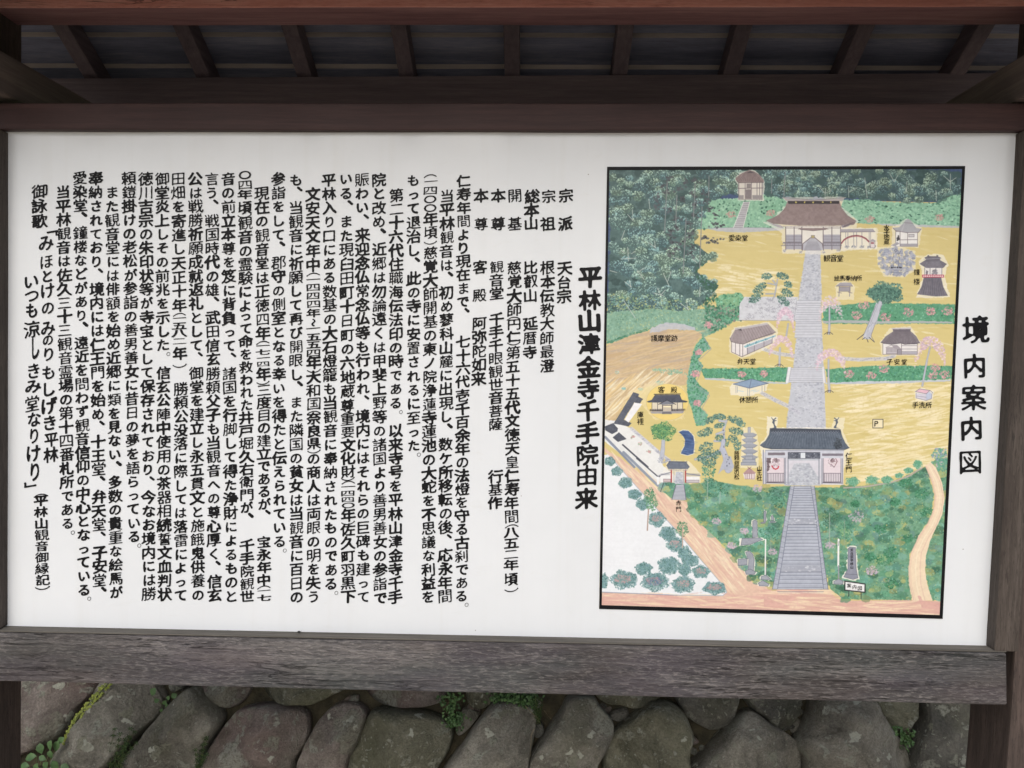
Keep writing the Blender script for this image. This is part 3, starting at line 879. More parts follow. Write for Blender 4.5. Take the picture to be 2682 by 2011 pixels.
def dab(cx, cy, rx, ry, ang, col, alpha=1.0, dry=0.0):
    """canvas pixels"""
    R = max(rx, ry) + 2
    x0, y0, x1, y1 = int(max(0, cx - R)), int(max(0, cy - R)), int(min(TW, cx + R + 1)), int(min(TH, cy + R + 1))
    if x1 <= x0 or y1 <= y0: return
    X = _xx[y0:y1, x0:x1] + .5 - cx; Y = _yy[y0:y1, x0:x1] + .5 - cy
    ca, sa = math.cos(ang), math.sin(ang)
    u = (X * ca + Y * sa) / rx; v = (-X * sa + Y * ca) / ry
    q = np.sqrt(u * u + v * v) + NC[y0:y1, x0:x1] * .5
    m = np.clip((1 - q) * min(rx, ry) + .5, 0, 1)
    if dry: m = m * np.clip(1.15 - dry * 3 * np.abs(NC[y0:y1, x0:x1] + NA[y0:y1, x0:x1] * .5), 0, 1)
    a = (m * alpha)[..., None]
    CV[y0:y1, x0:x1] = CV[y0:y1, x0:x1] * (1 - a) + np.array(col, np.float32) * a
def inside(k, pts, n):
    r = pmask(T(Z(k, pts)))
    if r is None: return []
    (y0, y1, x0, x1), m = r
    ys, xs = np.nonzero(m > .5)
    if len(ys) == 0: return []
    i = qr.integers(0, len(ys), n)
    return np.stack([xs[i] + x0, ys[i] + y0], 1) + qr.random((n, 2))
def scatter(k, pts, n, size, cols, asp=(.6, 1), ang=(0, 3.14), alpha=(.6, 1), dry=0.3, jit=8):
    for (x, y) in inside(k, pts, n):
        c = np.array(cols[qr.integers(len(cols))], float) + qr.normal(0, jit)
        s = qr.uniform(*size) * KS
        dab(x, y, s, s * qr.uniform(*asp), qr.uniform(*ang), c, qr.uniform(*alpha), dry)
def crown(k, cx, cy, rx, ry, cols, n=70, size=(1.0, 2.2), base=None, basea=.85):
    """a stippled tree head: coordinates and radii in the zoom's units"""
    s = ZO[k][2]
    c = T(Z(k, [(cx, cy)]))[0]; RX, RY = rx * s * KS, ry * s * KS
    if base is not None:
        for _ in range(9):
            a = qr.uniform(0, 6.28); r = qr.uniform(0, .5)
            dab(c[0] + math.cos(a) * r * RX, c[1] + math.sin(a) * r * RY, RX * .62, RY * .62, 0, base, basea, .2)
    for _ in range(int(n * 1.9)):
        a = qr.uniform(0, 6.28); r = math.sqrt(qr.random()) * (1 + .12 * math.sin(a * 5 + cx))
        i = qr.integers(len(cols)); z = qr.uniform(*size) * KS
        dab(c[0] + math.cos(a) * r * RX, c[1] + math.sin(a) * r * RY, z, z * qr.uniform(.5, .9), qr.uniform(0, 3.14), np.array(cols[i], float) + qr.normal(0, 7), qr.uniform(.5, 1), .3)
def streaks(k, pts, n, length, w, cols, ang, alpha=(.25, .7)):
    for (x, y) in inside(k, pts, n):
        c = np.array(cols[qr.integers(len(cols))], float); L = qr.uniform(*length) * KS
        dab(x, y, L, qr.uniform(*w) * KS, ang + qr.normal(0, .10), c, qr.uniform(*alpha), .55)

OCH, OCH2, CREAM, WHT = (208, 193, 132), (200, 183, 116), (234, 229, 206), (226, 230, 234)
GREY, GREYD = (178, 182, 194), (132, 136, 150)
INK, UMB = (52, 50, 60), (116, 106, 112)
# --- grounds
CV[:] = OCH
full = [(1560, 420), (2560, 420), (2560, 1640), (1560, 1640)]
streaks(0, [(1780, 600), (2520, 600), (2500, 1260), (2080, 1260), (1900, 1180), (1860, 900)], 900, (9, 34), (1.2, 3.4), [CREAM, (224, 214, 172), OCH2, (216, 204, 150), (211, 197, 140)], .12, (.15, .55))
streaks(0, [(2190, 1000), (2500, 1000), (2490, 1240), (2240, 1260), (2230, 1120)], 420, (12, 40), (1.4, 4.0), [(236, 226, 196), (232, 218, 176), (240, 232, 210)], -.18, (.2, .55))
streaks(0, [(1890, 690), (2080, 720), (2070, 770), (1860, 770)], 80, (10, 26), (1.4, 3.4), [(236, 228, 200)], .1)
# dark blue night-green sky behind the woods
poly(1, [(60, 40), (2260, 40), (2260, 420), (1160, 420), (900, 700), (300, 1000), (60, 1700)], (60, 82, 124), var=8, streak=8)
poly(2, [(0, 60), (2040, 60), (2040, 440), (0, 400)], (60, 82, 124), var=8, streak=8)
# pale green hills
HL = [(1000, 720), (1120, 430), (1200, 400), (1470, 395), (1600, 380), (1740, 350), (1900, 370), (2000, 430), (1960, 560), (1840, 640), (1960, 700), (1500, 700)]
HR = [(740, 410), (1000, 400), (1200, 430), (1440, 440), (1700, 440), (1780, 380), (1960, 330), (1980, 680), (1500, 690), (1150, 660), (860, 650), (860, 600), (700, 560)]
poly(1, HL, (140, 188, 160), rough=5, var=16)
poly(2, HR, (140, 188, 162), rough=5, var=16)
poly(2, [(-40, 480), (100, 380), (180, 430), (100, 560), (0, 640), (-60, 650)], (132, 184, 154), rough=3, var=14)
GR_L = [(150, 200, 172), (120, 172, 146), (166, 208, 184), (108, 158, 134)]
GR_D = [(46, 98, 82), (66, 118, 98), (36, 84, 70)]
scatter(1, HL, 420, (1.2, 3.4), GR_L); scatter(1, HL, 70, (1.6, 4), GR_D, asp=(.5, .8))
scatter(2, HR, 700, (1.2, 3.6), GR_L); scatter(2, HR, 130, (1.2, 4), GR_D, asp=(.35, .6), ang=(-.2, .5))
for k, x, y in ((1, 1400, 560), (1, 1810, 545), (2, 1015, 610), (2, 1735, 595)): crown(k, x, y, 46, 34, [(200, 160, 154), (184, 140, 138)], 26, (1.4, 2.6))
for a in ([(1150, 700), (1500, 690), (1960, 700), (1900, 725), (1500, 745), (1250, 728)],): poly(1, a, (184, 188, 194), rough=3)
poly(2, [(1090, 655), (1500, 665), (1960, 680), (1960, 700), (1500, 688), (1150, 672)], (184, 188, 192), rough=3)
line(1, [(1140, 702), (1500, 692), (1940, 702)], .8, (110, 124, 130))
# --- the woods, top band and left mass
WOOD = [(140, 90), (2240, 90), (2240, 400), (1780, 360), (1720, 330), (1440, 340), (1200, 390), (1120, 560), (1000, 700), (1020, 860), (1210, 1000), (1030, 1150), (1260, 1290), (1190, 1410), (1060, 1520), (1000, 1660), (110, 1660), (150, 900)]
BAND = [(0, 90), (1760, 100), (1960, 130), (1960, 330), (1700, 420), (1440, 430), (1200, 420), (1000, 400), (760, 390), (0, 370)]
poly(1, WOOD, (74, 104, 104), rough=6, var=14); poly(2, BAND, (66, 94, 92), .8, rough=6, var=14)
FG = [(62, 92, 92), (84, 116, 112), (50, 78, 80), (106, 138, 128)]
for k, P_, n in ((1, WOOD, 420), (2, BAND, 170)):
    for (x, y) in inside(k, P_, n):
        s = qr.uniform(6, 15) * KS; c = FG[qr.integers(4)]
        dab(x, y, s, s * .75, 0, np.array((50, 80, 80)) + qr.normal(0, 9), .6, .3)
tree_c = [[(122, 152, 146), (152, 180, 170), (82, 116, 114)], [(108, 144, 146), (136, 170, 170), (70, 104, 110)], [(140, 166, 152), (166, 190, 172), (94, 124, 112)]]
for k, P_, n in ((1, WOOD, 240), (2, BAND, 90)):
    P2 = inside(k, P_, n)
    for (x, y) in sorted(map(tuple, P2), key=lambda q: q[1]):
        cc = tree_c[qr.integers(3)]; R = qr.uniform(10, 24) * KS * (1 if k == 1 else .8); f_ = 1.22 if k == 1 else 1.08
        for _ in range(5):
            a = qr.uniform(0, 6.28); dab(x + math.cos(a) * R * .4, y + math.sin(a) * R * .3, R * .6, R * .45, 0, np.array(cc[2], float) * f_ * .70, .6, .25)
        for _ in range(64):
            a = qr.uniform(0, 6.28); r = math.sqrt(qr.random()) * R; z = qr.uniform(1.0, 2.2) * KS
            up = math.sin(a) * r / R
            c = np.array(cc[1] if up < -.35 else cc[0] if up < .25 else cc[2], float) * f_
            dab(x + math.cos(a) * r, y + math.sin(a) * r * .75, z, z * qr.uniform(.5, .9), qr.uniform(0, 3.1), c + qr.normal(0, 8), qr.uniform(.4, .85), .3)
# greener / yellower left foot of the wood
LF = [(110, 1360), (500, 1380), (900, 1440), (1180, 1480), (1240, 1580), (1200, 1700), (900, 1760), (560, 1800), (110, 1900)]
scatter(1, LF, 900, (1.0, 3.4), [(116, 150, 116), (146, 170, 120), (92, 138, 122), (166, 178, 128), (120, 160, 150)])
LG = [(100, 80), (300, 60), (600, 30), (900, 60), (1200, 30), (1500, 60), (1440, 150), (1300, 230), (1230, 280), (1110, 330), (1040, 260), (900, 200), (700, 190), (500, 250), (300, 330), (110, 400)]
poly(3, LG, (126, 166, 146), rough=6, var=16)
scatter(3, LG, 900, (1.2, 3.6), [(120, 164, 146), (146, 184, 158), (100, 146, 128), (156, 178, 140)], asp=(.4, .8))
scatter(3, [(110, 380), (330, 300), (520, 240), (620, 220), (600, 245), (400, 300), (140, 400)], 90, (2, 4), [(66, 122, 96), (80, 138, 112)], asp=(.4, .6), ang=(-.5, -.2))
scatter(1, [(1060, 1100), (1170, 1040), (1040, 1150), (1280, 1290), (1200, 1380), (1100, 1300), (1020, 1180)], 110, (1.6, 3.6), [(42, 84, 68), (54, 100, 82)])
scatter(1, [(1130, 1400), (1280, 1400), (1200, 1500), (1380, 1560), (1520, 1660), (1260, 1660), (1140, 1560)], 220, (1.8, 4), [(46, 100, 76), (36, 84, 66), (84, 140, 110)])
poly(1, [(1230, 1450), (1300, 1390), (1500, 1370), (1540, 1430), (1540, 1560), (1490, 1660), (1300, 1660)], (104, 166, 134), .8, rough=6, var=20)
scatter(1, [(1230, 1450), (1300, 1390), (1500, 1370), (1540, 1430), (1540, 1560), (1490, 1660), (1300, 1660)], 200, (1.4, 3.4), [(98, 166, 130), (134, 194, 164), (60, 124, 92)])
scatter(3, [(1130, 0), (1520, 0), (1480, 130), (1330, 230), (1200, 290), (1110, 200)], 420, (1.6, 3.8), [(46, 104, 80), (72, 136, 110), (98, 154, 130), (150, 140, 136)])
# inky dark pines of the upper left
for (x, y) in ((750, 190), (720, 330), (860, 300), (900, 400), (1040, 200), (1000, 360), (650, 470), (780, 520), (1130, 420), (1180, 500), (1240, 560), (1040, 560), (950, 660), (830, 600), (1220, 660), (780, 725), (840, 690), (970, 780), (1010, 730),
               (1140, 800), (1190, 830), (1240, 840), (800, 850), (770, 960), (840, 900), (1000, 900), (980, 960), (700, 260), (640, 380), (1120, 340), (920, 230), (1030, 460), (1290, 680), (780, 800), (900, 840)):
    for _ in range(7):
        p = T(Z(1, [(x + qr.normal(0, 26), y + qr.normal(0, 18))]))[0]
        dab(p[0], p[1], qr.uniform(2.5, 5) * KS, qr.uniform(1.8, 3.2) * KS, qr.uniform(-.6, .6), np.array((74, 78, 86)) + qr.normal(0, 8), .8, .2)
    if x > 740 and y > 380:
        p = T(Z(1, [(x, y)]))[0]; dab(p[0], p[1], 2.8 * KS, 2.2 * KS, 0, (34, 42, 46), .8)
for a, b in (((740, 220), (712, 740)), ((1030, 240), (1010, 600)), ((1100, 480), (1075, 1110)), ((935, 600), (905, 1170)), ((840, 360), (828, 650)), ((1172, 160), (1168, 380)), ((1960, 120), (1945, 380)), ((1820, 200), (1818, 340))):
    line(1, [a, b], 2.6, (110, 118, 124), .9, .3); line(1, [a, b], .8, (168, 172, 170), .8)
for a in (((550, 400), (560, 500)), ((380, 510), (385, 620)), ((330, 560), (385, 620)), ((300, 725), (265, 820)), ((610, 840), (615, 905)), ((550, 850), (615, 900)), ((700, 1170), (760, 1300)), ((780, 1150), (745, 1250)), ((600, 1370), (700, 1400)),
          ((640, 1320), (670, 1390)), ((720, 1340), (670, 1395)), ((880, 1480), (960, 1540)), ((940, 1440), (950, 1540)), ((290, 1450), (410, 1630)), ((430, 1140), (500, 1230)), ((510, 1110), (460, 1140)), ((300, 1255), (370, 1310)), ((350, 1240), (365, 1310)),
          ((150, 1140), (220, 1160)), ((330, 900), (340, 1040)), ((1080, 1310), (1075, 1410)), ((260, 1020), (420, 1010)), ((265, 930), (300, 960)), ((410, 940), (370, 965)), ((800, 1000), (880, 1030)), ((1000, 1020), (1050, 1060))):
    line(1, a, 2.0, (186, 194, 190), .85, .3)
for a in (((1225, 140), (1270, 220)), ((1310, 150), (1270, 220)), ((560, 290), (555, 370)), ((500, 280), (550, 340)), ((620, 310), (560, 340)), ((795, 270), (800, 380)), ((880, 290), (800, 330)), ((965, 180), (990, 390)), ((1400, 220), (1395, 330)), ((1850, 140), (1850, 300)), ((1780, 160), (1850, 220)), ((1910, 180), (1850, 220)), ((1700, 310), (1705, 420)), ((590, 180), (600, 220))):
    line(2, a, 1.8, (176, 186, 180), .85, .3)
# --- hedges between the terraces
HG = [(70, 140, 104), (96, 164, 126), (52, 116, 86), (124, 184, 152), (84, 150, 130)]
def hedge(k, pts, n, base=(88, 150, 118)):
    poly(k, pts, base, rough=5, var=14); scatter(k, pts, n, (1.2, 3.2), HG)
def bloom(k, x, y, r=44, col=((204, 150, 158), (186, 130, 142), (216, 172, 170))):
    crown(k, x, y, r, r * .8, list(col), 34, (1.3, 2.7))
hedge(2, [(700, 1500), (980, 1470), (1300, 1480), (1900, 1490), (1890, 1690), (560, 1690), (540, 1560)], 620)
hedge(4, [(540, 0), (1900, 0), (1890, 160), (1300, 155), (700, 150), (530, 160)], 380)
hedge(4, [(560, 660), (900, 630), (1200, 625), (1880, 620), (1860, 760), (1300, 790), (850, 790), (600, 805)], 680)
hedge(3, [(1080, 650), (1500, 650), (2000, 640), (1965, 790), (1500, 765), (1130, 745)], 560)
for x, y in ((955, 1500), (880, 1600), (1180, 1620), (1420, 1570), (1645, 1560), (1820, 1560)): bloom(2, x, y, 56)
for x, y in ((800, 705), (1165, 655), (1035, 725), (1790, 710), (1690, 640), (1670, 720)): bloom(4, x, y, 52)
for x, y in ((1510, 710), (1740, 705), (1165, 205), (1065, 480), (1030, 705), (1050, 1010)): bloom(3, x, y, 44)
# grey stone edgings
poly(4, [(530, 160), (700, 150), (1100, 160), (1880, 165), (1870, 182), (1000, 185), (640, 178), (540, 185)], (170, 176, 178), rough=3)
poly(4, [(560, 800), (900, 785), (1300, 780), (1860, 765), (1850, 782), (1300, 805), (900, 810), (560, 812)], (186, 194, 204), rough=3)
poly(3, [(1130, 745), (1500, 768), (2000, 800), (1980, 812), (1500, 792), (1140, 765)], (184, 194, 200), rough=3)
# drystone terrace wall
poly(3, [(1490, -20), (1540, -90), (2090, -90), (2090, 155), (1480, 150)], (202, 206, 214), rough=2, var=8)
for _ in range(95):
    x = qr.uniform(1530, 2060); y = qr.uniform(-80, 135); w = qr.uniform(16, 42)
    line(3, [(x, y), (x + w * .5, y + 12), (x + w, y - 4)], .8, (140, 142, 158), .8); line(3, [(x + w, y - 4), (x + w + 6, y + 16)], .8, (140, 142, 158), .8)
line(3, [(1480, 152), (2090, 158)], 1.2, (140, 140, 150))
# --- west slope
poly(3, [(100, 420), (330, 320), (540, 265), (700, 250), (1030, 255), (1100, 300), (1010, 430), (980, 560), (950, 720), (940, 820), (800, 830), (560, 830), (380, 900), (200, 1180), (95, 1280)], (196, 174, 138), rough=4, var=8)
streaks(3, [(100, 420), (540, 270), (1060, 270), (960, 700), (600, 640), (200, 800), (100, 900)], 330, (12, 46), (1, 2.6), [(196, 174, 146), (180, 164, 150), (214, 194, 152), (190, 164, 126)], -.22)
streaks(3, [(100, 800), (600, 690), (900, 760), (500, 830), (250, 1100), (100, 1250)], 160, (10, 36), (1, 2.4), [CREAM, (220, 194, 140)], -.75)
poly(3, [(560, 240), (720, 175), (900, 190), (1030, 225), (1030, 252), (740, 250), (560, 285)], (184, 188, 200), .9, rough=5)
scatter(3, [(580, 650), (900, 660), (950, 720), (780, 715), (600, 680)], 110, (1.4, 3.4), [(130, 172, 148), (150, 184, 160)], asp=(.4, .7))
VH = [(1110, 320), (1030, 420), (990, 520), (975, 620), (950, 740), (945, 850), (960, 980), (1000, 1100), (1040, 1240), (1130, 1240), (1160, 1130), (1080, 1050), (1150, 970), (1175, 900), (1080, 830), (1030, 760), (1080, 690), (1110, 620), (1060, 560), (1120, 490), (1190, 440), (1150, 370)]
hedge(3, VH, 520, (116, 162, 146))
line(3, [(1125, 350), (1195, 450), (1060, 570), (1100, 640), (1075, 720), (1025, 830), (1110, 870), (1178, 930), (1100, 1060), (1145, 1110)], 1.6, (150, 148, 160), .8)
bloom(3, 1065, 480, 40); bloom(3, 1030, 705, 44); bloom(3, 1050, 1010, 44)
for x, y, r in ((670, 800, 46), (465, 865, 26), (290, 860, 22)): crown(3, x, y, r, r * .5, [(130, 176, 172), (150, 192, 184)], 26, (1, 2))
crown(3, 220, 690, 22, 16, [(190, 208, 200), (150, 170, 150)], 14, (1, 2))
poly(3, [(380, 880), (520, 820), (640, 800), (900, 830), (960, 960), (900, 1180), (620, 1190), (480, 1030), (340, 1180), (300, 1060)], (228, 214, 172), .55, rough=10)
# --- white field, roads
poly(5, [(130, -30), (210, -40), (240, 0), (560, 370), (860, 690), (1130, 1020), (1350, 1270), (1370, 1330), (1330, 1355), (880, 1350), (130, 1320)], (224, 229, 235), rough=2, var=2)
poly(3, [(90, 1180), (210, 1190), (400, 1290), (640, 1490), (700, 1660), (1000, 1900), (700, 1900), (90, 1400)], (222, 226, 230), .95, rough=3, var=4)
ROADC = [(228, 210, 180), (208, 170, 156), (216, 186, 166), (232, 222, 196)]
RD = [(140, -130), (220, -60), (330, 0), (520, 160), (720, 330), (830, 405), (970, 410), (1010, 560), (1190, 720), (1380, 920), (1620, 1220), (1840, 1290), (2111, 1290), (2111, 1580), (130, 1490), (130, 1325), (880, 1350), (1330, 1355), (1370, 1320), (1350, 1270), (1130, 1010), (860, 690), (560, 370), (240, 0), (140, -90)]
poly(5, RD, (214, 184, 166), rough=2, var=7)
streaks(5, [(330, 0), (970, 420), (1010, 560), (1620, 1230), (1370, 1300), (860, 680), (260, 0)], 330, (10, 40), (1, 3), ROADC, .86)
streaks(5, [(130, 1330), (2111, 1350), (2111, 1580), (130, 1480)], 300, (16, 60), (1.2, 3.4), [(208, 164, 156), (206, 158, 152), (212, 172, 162), (230, 214, 184)], .03)
poly(6, [(0, 1290), (640, 1290), (700, 1370), (780, 1405), (1440, 1400), (1770, 1410), (1765, 1580), (0, 1540)], (208, 168, 158), rough=2, var=7)
streaks(6, [(0, 1300), (640, 1300), (780, 1410), (1760, 1410), (1750, 1570), (0, 1530)], 260, (16, 60), (1.2, 3.4), [(206, 164, 154), (212, 176, 160), (232, 216, 186)], .03)
line(5, [(230, 0), (560, 370), (860, 700), (1130, 1020), (1350, 1275), (1368, 1320), (1330, 1355), (880, 1350), (135, 1318)], 2.0, (160, 170, 188), .9)
line(5, [(130, 1322), (880, 1352)], 1.4, (120, 132, 156), .7)
# --- plaza foot and lower woods
LWL = [(730, 250), (820, 240), (980, 255), (1300, 230), (1450, 265), (1700, 290), (2000, 270), (1990, 420), (1930, 660), (1880, 960), (1830, 1270), (1640, 1230), (1560, 1130), (1380, 900), (1180, 710), (1010, 550), (965, 400), (830, 400), (740, 330)]
LWR = [(500, 290), (800, 285), (1000, 270), (1250, 240), (1420, 190), (1590, 90), (1700, 0), (1830, 0), (1800, 700), (1760, 1400), (1660, 1400), (1600, 1180), (1600, 900), (1700, 640), (1780, 400), (1750, 200), (1680, 60), (1600, 70), (1680, 350), (1650, 560), (1540, 760), (1440, 950), (1430, 1200), (1460, 1400), (780, 1390), (660, 1290), (600, 1080), (560, 760)]
PG = [(88, 154, 122), (68, 130, 102), (122, 178, 152), (150, 178, 124), (100, 162, 146), (194, 188, 120), (52, 106, 84), (136, 188, 174), (104, 146, 144)]
for k, P_, n in ((5, LWL, 1500), (6, LWR, 2300)):
    poly(k, P_, (104, 150, 122), rough=4, var=16)
    for (x, y) in inside(k, P_, n // 6):
        s = qr.uniform(6, 18) * KS; c = np.array(PG[qr.integers(len(PG))], float) * qr.uniform(.74, 1.04)
        dab(x, y, s, s * .7, qr.uniform(-.4, .4), c, .62, .4)
    scatter(k, P_, int(n * 1.1), (1.0, 2.6), PG, asp=(.5, .9), alpha=(.35, .8))
for x, y, rx in ((1400, 250, 70), (1560, 350, 75), (1600, 530, 70), (1300, 430, 60), (1260, 930, 80), (1250, 1230, 80), (1420, 790, 60), (900, 450, 50), (1050, 970, 60), (1150, 700, 70), (1190, 1000, 90)):
    crown(6, x + (200 if x < 1300 and y < 900 else 0) * 0, y, rx, rx * .7, [(56, 122, 88), (72, 142, 104), (44, 104, 76)], 60, (1.2, 2.8))
for x, y, rx, ry in ((1840, 350, 80, 70), (1880, 430, 70, 60), (1330, 300, 70, 60), (1190, 120, 70, 110), (1210, 250, 60, 60)):
    crown(5, x, y, rx, ry, [(48, 100, 80), (76, 134, 112), (100, 158, 138)], 80, (1.2, 2.8))
for (a, b) in (((1180, 190), (1180, 400)), ((1305, 330), (1300, 450))): line(5, [a, b], 2.2, (160, 176, 166), .8)
crown(5, 1800, 740, 110, 80, [(76, 140, 118), (104, 164, 144), (54, 112, 90)], 110, (1.2, 2.8)); line(5, [(1805, 760), (1800, 960)], 1.8, (150, 160, 150), .8)
crown(6, 655, 590, 80, 110, [(52, 96, 78), (70, 120, 98)], 110, (1.2, 2.8)); line(6, [(650, 540), (648, 820)], 2, (160, 172, 160), .9)
crown(6, 800, 700, 95, 120, [(60, 118, 94), (84, 146, 118)], 120, (1.2, 2.8)); line(6, [(795, 620), (795, 850)], 1.6, (140, 158, 146), .8)
for k, x, y, r in ((6, 915, 580, 78), (6, 1070, 1110, 66), (6, 650, 860, 50), (5, 1540, 720, 46), (5, 1420, 860, 46), (5, 1820, 920, 46), (5, 1270, 620, 46), (5, 1670, 300, 50), (6, 1750, 60, 50)):
    crown(k, x, y, r, r * .75, [(190, 174, 190), (204, 178, 190), (172, 166, 184)], 34, (1.2, 2.8))
# bushes in the white field
for x, y, rx, ry, pk in ((215, 30, 46, 40, 0), (285, 130, 50, 42, 0), (370, 240, 62, 50, 0), (460, 355, 60, 46, 0), (540, 450, 60, 56, 0), (680, 600, 76, 70, 1), (785, 740, 76, 66, 0), (860, 850, 80, 70, 1), (950, 930, 62, 60, 0),
                        (1010, 1010, 76, 60, 0), (800, 1060, 105, 80, 0), (550, 1090, 76, 60, 0), (955, 1100, 60, 56, 0), (1115, 1120, 80, 60, 1), (350, 1200, 125, 90, 1), (660, 1220, 130, 90, 2), (940, 1245, 105, 80, 1), (1250, 1280, 105, 60, 1), (160, 1210, 36, 70, 0)):
    rx *= 1.12; ry *= 1.12
    crown(5, x, y, rx, ry, [(108, 148, 150), (130, 166, 164), (86, 128, 130), (124, 158, 172), (70, 108, 106)], int(rx * 2.4), (1.0, 2.4), base=(112, 148, 150), basea=.5)
    if pk: crown(5, x - 5, y - 8, rx * .6, ry * .45, [(188, 158, 160), (176, 146, 150), (120, 150, 150)] if pk == 1 else [(160, 136, 146), (96, 118, 150)], int(rx * .5), (1.4, 2.6))
for x, y, b in ((605, 370, 600), (630, 440, 600), (930, 700, 880)): crown(5, x, y, 62, 80, [(58, 108, 78), (84, 138, 104), (108, 158, 124)], 90, (1.1, 2.4))
line(5, [(597, 500), (585, 710)], 3.4, (168, 146, 136)); line(5, [(935, 660), (932, 880)], 2.6, (184, 158, 146))
# --- central approach: cobbles and stairs
def cobble(k, pts, n, base=(188, 193, 204)):
    poly(k, pts, base, rough=2.2, var=6)
    for (x, y) in inside(k, pts, n):
        s = qr.uniform(1.6, 3.6) * KS
        dab(x, y, s, s * .6, qr.uniform(-.3, .3), [(166, 171, 184), (206, 210, 218), (154, 160, 176)][qr.integers(3)], .7, .2)
cobble(2, [(355, 925), (505, 925), (520, 1460), (275, 1460)], 240)
cobble(4, [(275, 160), (520, 160), (540, 640), (225, 645)], 230)
cobble(4, [(205, 795), (545, 795), (565, 1290), (150, 1290)], 260)
def stairs(k, tl, tr, br, bl, n, base=(196, 200, 210), ln=(138, 142, 160), rail=0, pw=1.0):
    poly(k, [tl, tr, br, bl], base, var=5, streak=6)
    for i in range(n + 1):
        t = (i / n) ** pw
        a = (tl[0] + (bl[0] - tl[0]) * t, tl[1] + (bl[1] - tl[1]) * t); b = (tr[0] + (br[0] - tr[0]) * t, tr[1] + (br[1] - tr[1]) * t)
        line(k, [a, b], 1.0, ln, .9)
        if i < n: line(k, [(a[0], a[1] + 6), (b[0], b[1] + 6)], 1.0, (222, 226, 232), .6)
stairs(2, (270, 1450), (510, 1450), (515, 1835), (240, 1835), 13)
stairs(4, (270, 0), (510, 0), (512, 168), (245, 168), 7)
stairs(4, (205, 645), (530, 645), (540, 795), (180, 795), 7)
poly(4, [(170, 635), (205, 635), (180, 800), (145, 800)], (222, 224, 228)); poly(4, [(525, 635), (548, 635), (566, 800), (535, 800)], (218, 220, 226))
for k, q in ((2, [(262, 1450), (235, 1660)]), (2, [(514, 1450), (520, 1660)]), (4, [(205, 640), (178, 800)]), (4, [(545, 640), (560, 800)]), (4, [(172, 640), (145, 800)])): line(k, q, 1.0, (140, 144, 160), .9)
# stone spur paths
def spur(k, pts, w, n):
    line(k, pts, w, (196, 198, 210), .8)
    p = T(Z(k, pts))
    for _ in range(n):
        i = qr.integers(len(p) - 1); t = qr.random(); c = p[i] * (1 - t) + p[i + 1] * t + qr.normal(0, w * .22, 2)
        dab(c[0], c[1], 2.4, 1.5, 0, (160, 164, 180), .7)
spur(4, [(700, 545), (900, 560), (1180, 548), (1270, 520)], 10, 60)
spur(3, [(1720, 905), (1850, 975), (2010, 1050), (2100, 1110)], 11, 60)
spur(3, [(370, 1270), (520, 1400), (680, 1540), (760, 1600)], 9, 60)
spur(3, [(1730, 450), (1900, 500), (2060, 520)], 10, 30)
# weeping trees
def weep(k, x, y, rx, ry, n=110, cols=((222, 200, 214), (208, 180, 202), (232, 216, 226), (194, 166, 188))):
    s = ZO[k][2]
    for _ in range(n * 2):
        u = qr.uniform(-1, 1); t = qr.random(); yy = (1 - math.sqrt(max(0, 1 - u * u))) * .9 + t * (.45 + .5 * abs(u))
        p = T(Z(k, [(x + u * rx, y - ry + yy * ry * 1.35)]))[0]
        z = qr.uniform(1.2, 2.9) * KS
        dab(p[0], p[1], z, z * .85, 0, np.array(cols[qr.integers(len(cols))]) + qr.normal(0, 5), qr.uniform(.35, .8), .2)
def trunk(k, pts, w0, w1, col=(178, 184, 196), roots=True):
    n = len(pts) - 1
    for i in range(n): line(k, [pts[i], pts[i + 1]], w0 + (w1 - w0) * (i + .5) / n, (138, 142, 156)); 
    for i in range(n): line(k, [pts[i], pts[i + 1]], (w0 + (w1 - w0) * (i + .5) / n) - 1.4, col)
    if roots:
        x, y = pts[-1]
        for d in (-48, -20, 10, 40): line(k, [(x + d * .3, y - 14), (x + d, y + 8)], 1.4, INK)
trunk(3, [(1990, 190), (1970, 320)], 3.6, 5, roots=False)
trunk(3, [(1905, 440), (1900, 620)], 4, 7)
weep(3, 1960, 130, 90, 110, 150); weep(3, 1915, 420, 120, 110, 170)
trunk(4, [(600, 0), (600, 170), (595, 290)], 4, 7); weep(2, 610, 1520, 120, 120, 110, ((214, 208, 216), (196, 196, 206), (222, 190, 204))); weep(4, 600, 40, 90, 90, 50)
trunk(4, [(590, 560), (590, 760), (600, 890)], 4, 8); weep(4, 610, 560, 150, 110, 190)
trunk(4, [(1640, 430), (1610, 560), (1560, 830)], 3.4, 6, roots=False); weep(4, 1640, 470, 160, 150, 240)
line(4, [(1640, 430), (1560, 395)], 1.2, (160, 160, 170)); line(4, [(1630, 450), (1740, 400)], 1.2, (160, 160, 170))
# leaning big tree
poly(2, [(1095, 1470), (1150, 1475), (1080, 1700), (1010, 1700)], (186, 190, 202))
poly(4, [(1085, -30), (1150, -20), (1030, 310), (1030, 350), (945, 345), (960, 290), (1040, 80)], (186, 190, 202), rough=1)
streaks(4, [(1085, -10), (1140, 0), (1020, 330), (960, 320)], 60, (3, 9), (.5, 1.1), [(150, 152, 168), (206, 208, 218)], 2.0)
line(4, [(1085, -10), (960, 290), (890, 350)], 1.3, (120, 120, 136)); line(4, [(1140, 0), (1030, 310), (1065, 378)], 1.3, (120, 120, 136))
for q in ([(955, 300), (885, 352)], [(970, 330), (940, 350)], [(985, 340), (1000, 378)], [(1010, 330), (1065, 378)]): line(4, q, 1.6, INK)
crown(2, 1180, 1370, 185, 120, [(70, 110, 98), (94, 138, 124), (120, 160, 144), (54, 92, 84)], 330, (1.4, 3.4), base=(84, 128, 112))
trunk(2, [(1125, 1470), (1095, 1570), (1060, 1660)], 8, 15, (186, 190, 202), roots=False)
